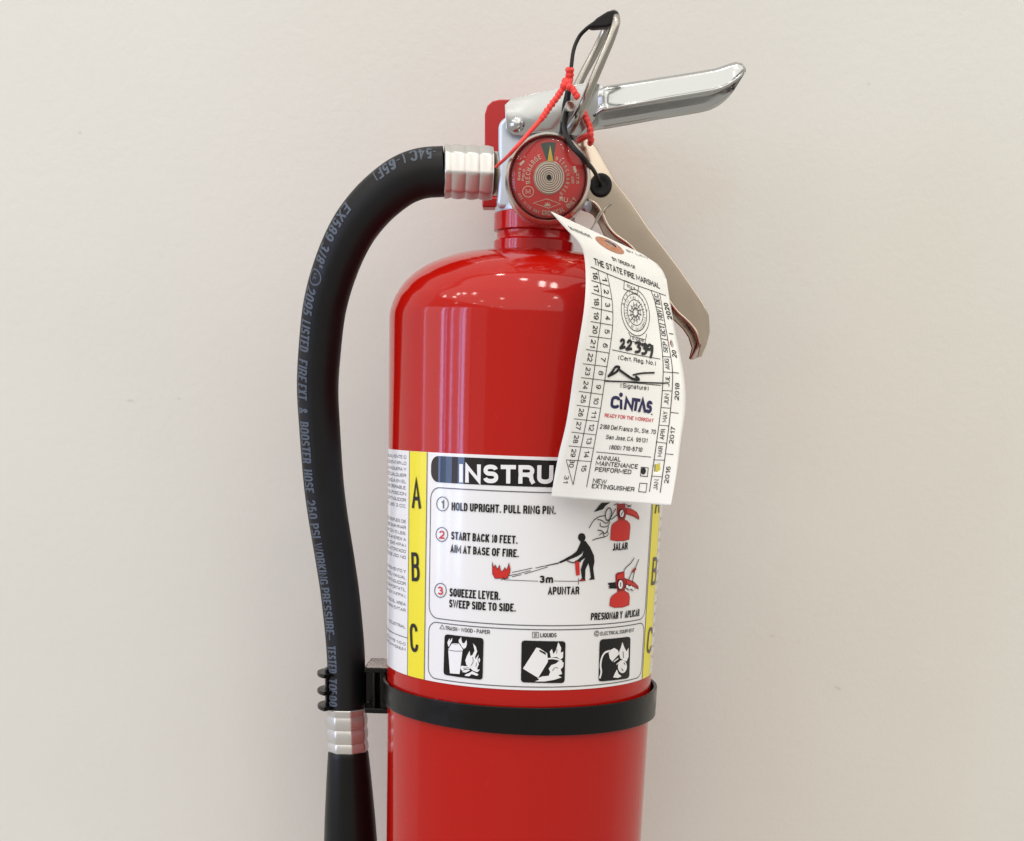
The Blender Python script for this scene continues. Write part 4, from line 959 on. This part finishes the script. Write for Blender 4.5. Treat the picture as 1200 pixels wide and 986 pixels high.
arc_text(TS_, 'STATE OF CALIFORNIA', k_ * .76, 190, 350, k_ * .13, M['ink'], CD, True, c=cS, ysc=ysc, layer=1, name='seal_lettering', squeeze=.6)
for i in range(12):
    t = 2 * PI * i / 12; tl([(sc0[0] + 2 * math.cos(t), sc0[1] + 3.5 * math.sin(t)), (sc0[0] + 7.6 * math.cos(t + .25), sc0[1] + 12.5 * math.sin(t + .25))], .7, name='seal_spoke')
tl(ell(sc0, 3.4, 5.4, 20), .6, closed=True, name='seal_ring', layer=2); tl(ell(sc0, 5.6, 9.2, 24), .45, closed=True, name='seal_ring', layer=2)
tl([t4(556, 488), t4(648, 525), t4(640, 576), t4(552, 542)], .6, closed=True); tt_('TITLE 19', t4(572, 530), t4(625, 550), 3.0)
tl([t4(595, 843), t4(692, 868), t4(688, 893), t4(592, 876)], .6, closed=True); tt_('E-2308', t4(608, 866), t4(680, 882), 3.4, bold=.02)
tl([t4(582, 820), t4(595, 843)], .6); tl([t4(700, 830), t4(692, 868)], .6)
for q in [[(530, 882), (540, 868), (552, 874), (550, 892), (538, 908), (530, 922), (562, 914)], [(574, 890), (586, 874), (598, 882), (594, 900), (580, 916), (570, 930), (604, 926)], [(622, 890), (648, 886), (656, 896), (642, 912), (656, 924), (648, 944), (622, 948)], [(664, 904), (690, 898), (696, 910), (682, 922), (697, 936), (688, 956), (664, 958)], [(732, 912), (716, 902), (704, 914), (708, 930), (726, 928), (734, 912), (732, 950), (722, 986)]]:
    tl([t4(x, y) for x, y in q], 2.7, 'marker', 2, 5, name='handwriting')
tl([t5(430, 50), t5(560, 78), t5(708, 104)]); tt_('(Cert. Reg. No.)', t5(465, 106), t5(682, 141), 5.4)
tl([t5(x, y) for x, y in [(404, 206), (428, 178), (448, 150), (470, 152), (452, 178), (412, 200)]], 2.7, 'marker', 2, 5, name='handwriting')
tl([t5(x, y) for x, y in [(470, 166), (500, 188), (545, 218), (582, 222), (562, 202)]], 2.7, 'marker', 3, 5, name='handwriting'); tl([t5(x, y) for x, y in [(548, 196), (600, 186), (674, 183)]], 1.8, 'marker', 2, 5, name='handwriting')
tl([t5(386, 230), t5(500, 234), t5(620, 240), t5(736, 244)], 1.5, 'marker', 2, name='handwriting'); tl([t5(392, 226), t5(540, 240), t5(712, 256)], .7)
tt_('(Signature)', t5(478, 267), t5(640, 285), 5.4)
for s, a, b, cap in [('C', (416, 386), (470, 393), 15), ('N', (496, 395), (550, 402), 15), ('T', (541, 400), (584, 406), 15), ('S', (620, 414), (655, 420), 15)]: tt_(s, t5(*a), t5(*b), cap, 'navy', .055, 'logo_lettering')
TG.poly('logo_lettering', [t5(*p) for p in [(474, 393), (489, 395), (489, 338), (474, 336)]], M['navy'], CD, 1); TG.ellipse('logo_lettering', t5(481, 310), 2.2, 2.6, M['navy'], CD, 1)
TG.poly('logo_lettering', [t5(*p) for p in [(576, 408), (592, 410), (603, 362), (612, 412), (628, 414), (607, 318)]], M['navy'], CD, 2); TG.ellipse('logo_lettering', t5(659, 423), .9, .9, M['navy'], CD, 1)
tt_('READY FOR THE WORKDAY', t5(385, 438), t5(667, 469), 4.4, 'tred', .02)
tt_('2188 Del Franco St., Ste. 70', t5(358, 505), t5(680, 538), 5.4); tt_('San Jose, CA  95131', t5(393, 565), t5(632, 587), 5.2); tt_('(800) 710-5710', t5(413, 624), t5(603, 640), 5.2, bold=.022)
tl([t5(338, 640), t5(655, 670)])
for s, a, b in [('ANNUAL', (340, 684), (478, 696)), ('MAINTENANCE', (334, 717), (577, 738)), ('PERFORMED', (329, 752), (539, 769)), ('NEW', (317, 818), (396, 826)), ('EXTINGUISHER', (311, 849), (557, 869))]: tt_(s, t5(*a), t5(*b), 5.4, bold=.025)
tl([t5(*p) for p in [(598, 728), (639, 732), (634, 783), (594, 779)]], .8, closed=True, name='tick_box'); TG.ellipse('handwriting', t5(610, 750), 3.0, 4.0, M['marker'], CD, 2)
tl([t5(*p) for p in [(590, 820), (632, 823), (625, 873), (583, 869)]], .8, closed=True, name='tick_box')
for w_ in ([(716, 286.5, -.0575), (712, 283, -.0535), (702, 279, -.046), (693, 270, -.038), (699, 260, -.030), (705, 250, -.020), (709, 245.5, -.0145)], [(668, 254, -.024), (675, 262, -.030), (684, 269.5, -.036), (690, 271, -.037), (695.5, 265.5, -.034), (699, 256, -.027), (703, 249.5, -.019), (708, 245, -.0145), (717, 238, -.0145)]):
    v, f = tube(smooth_path(P3(w_), 10), .00034, 8); obj('tie_wire', v, f, M['twire'], TA, 60)
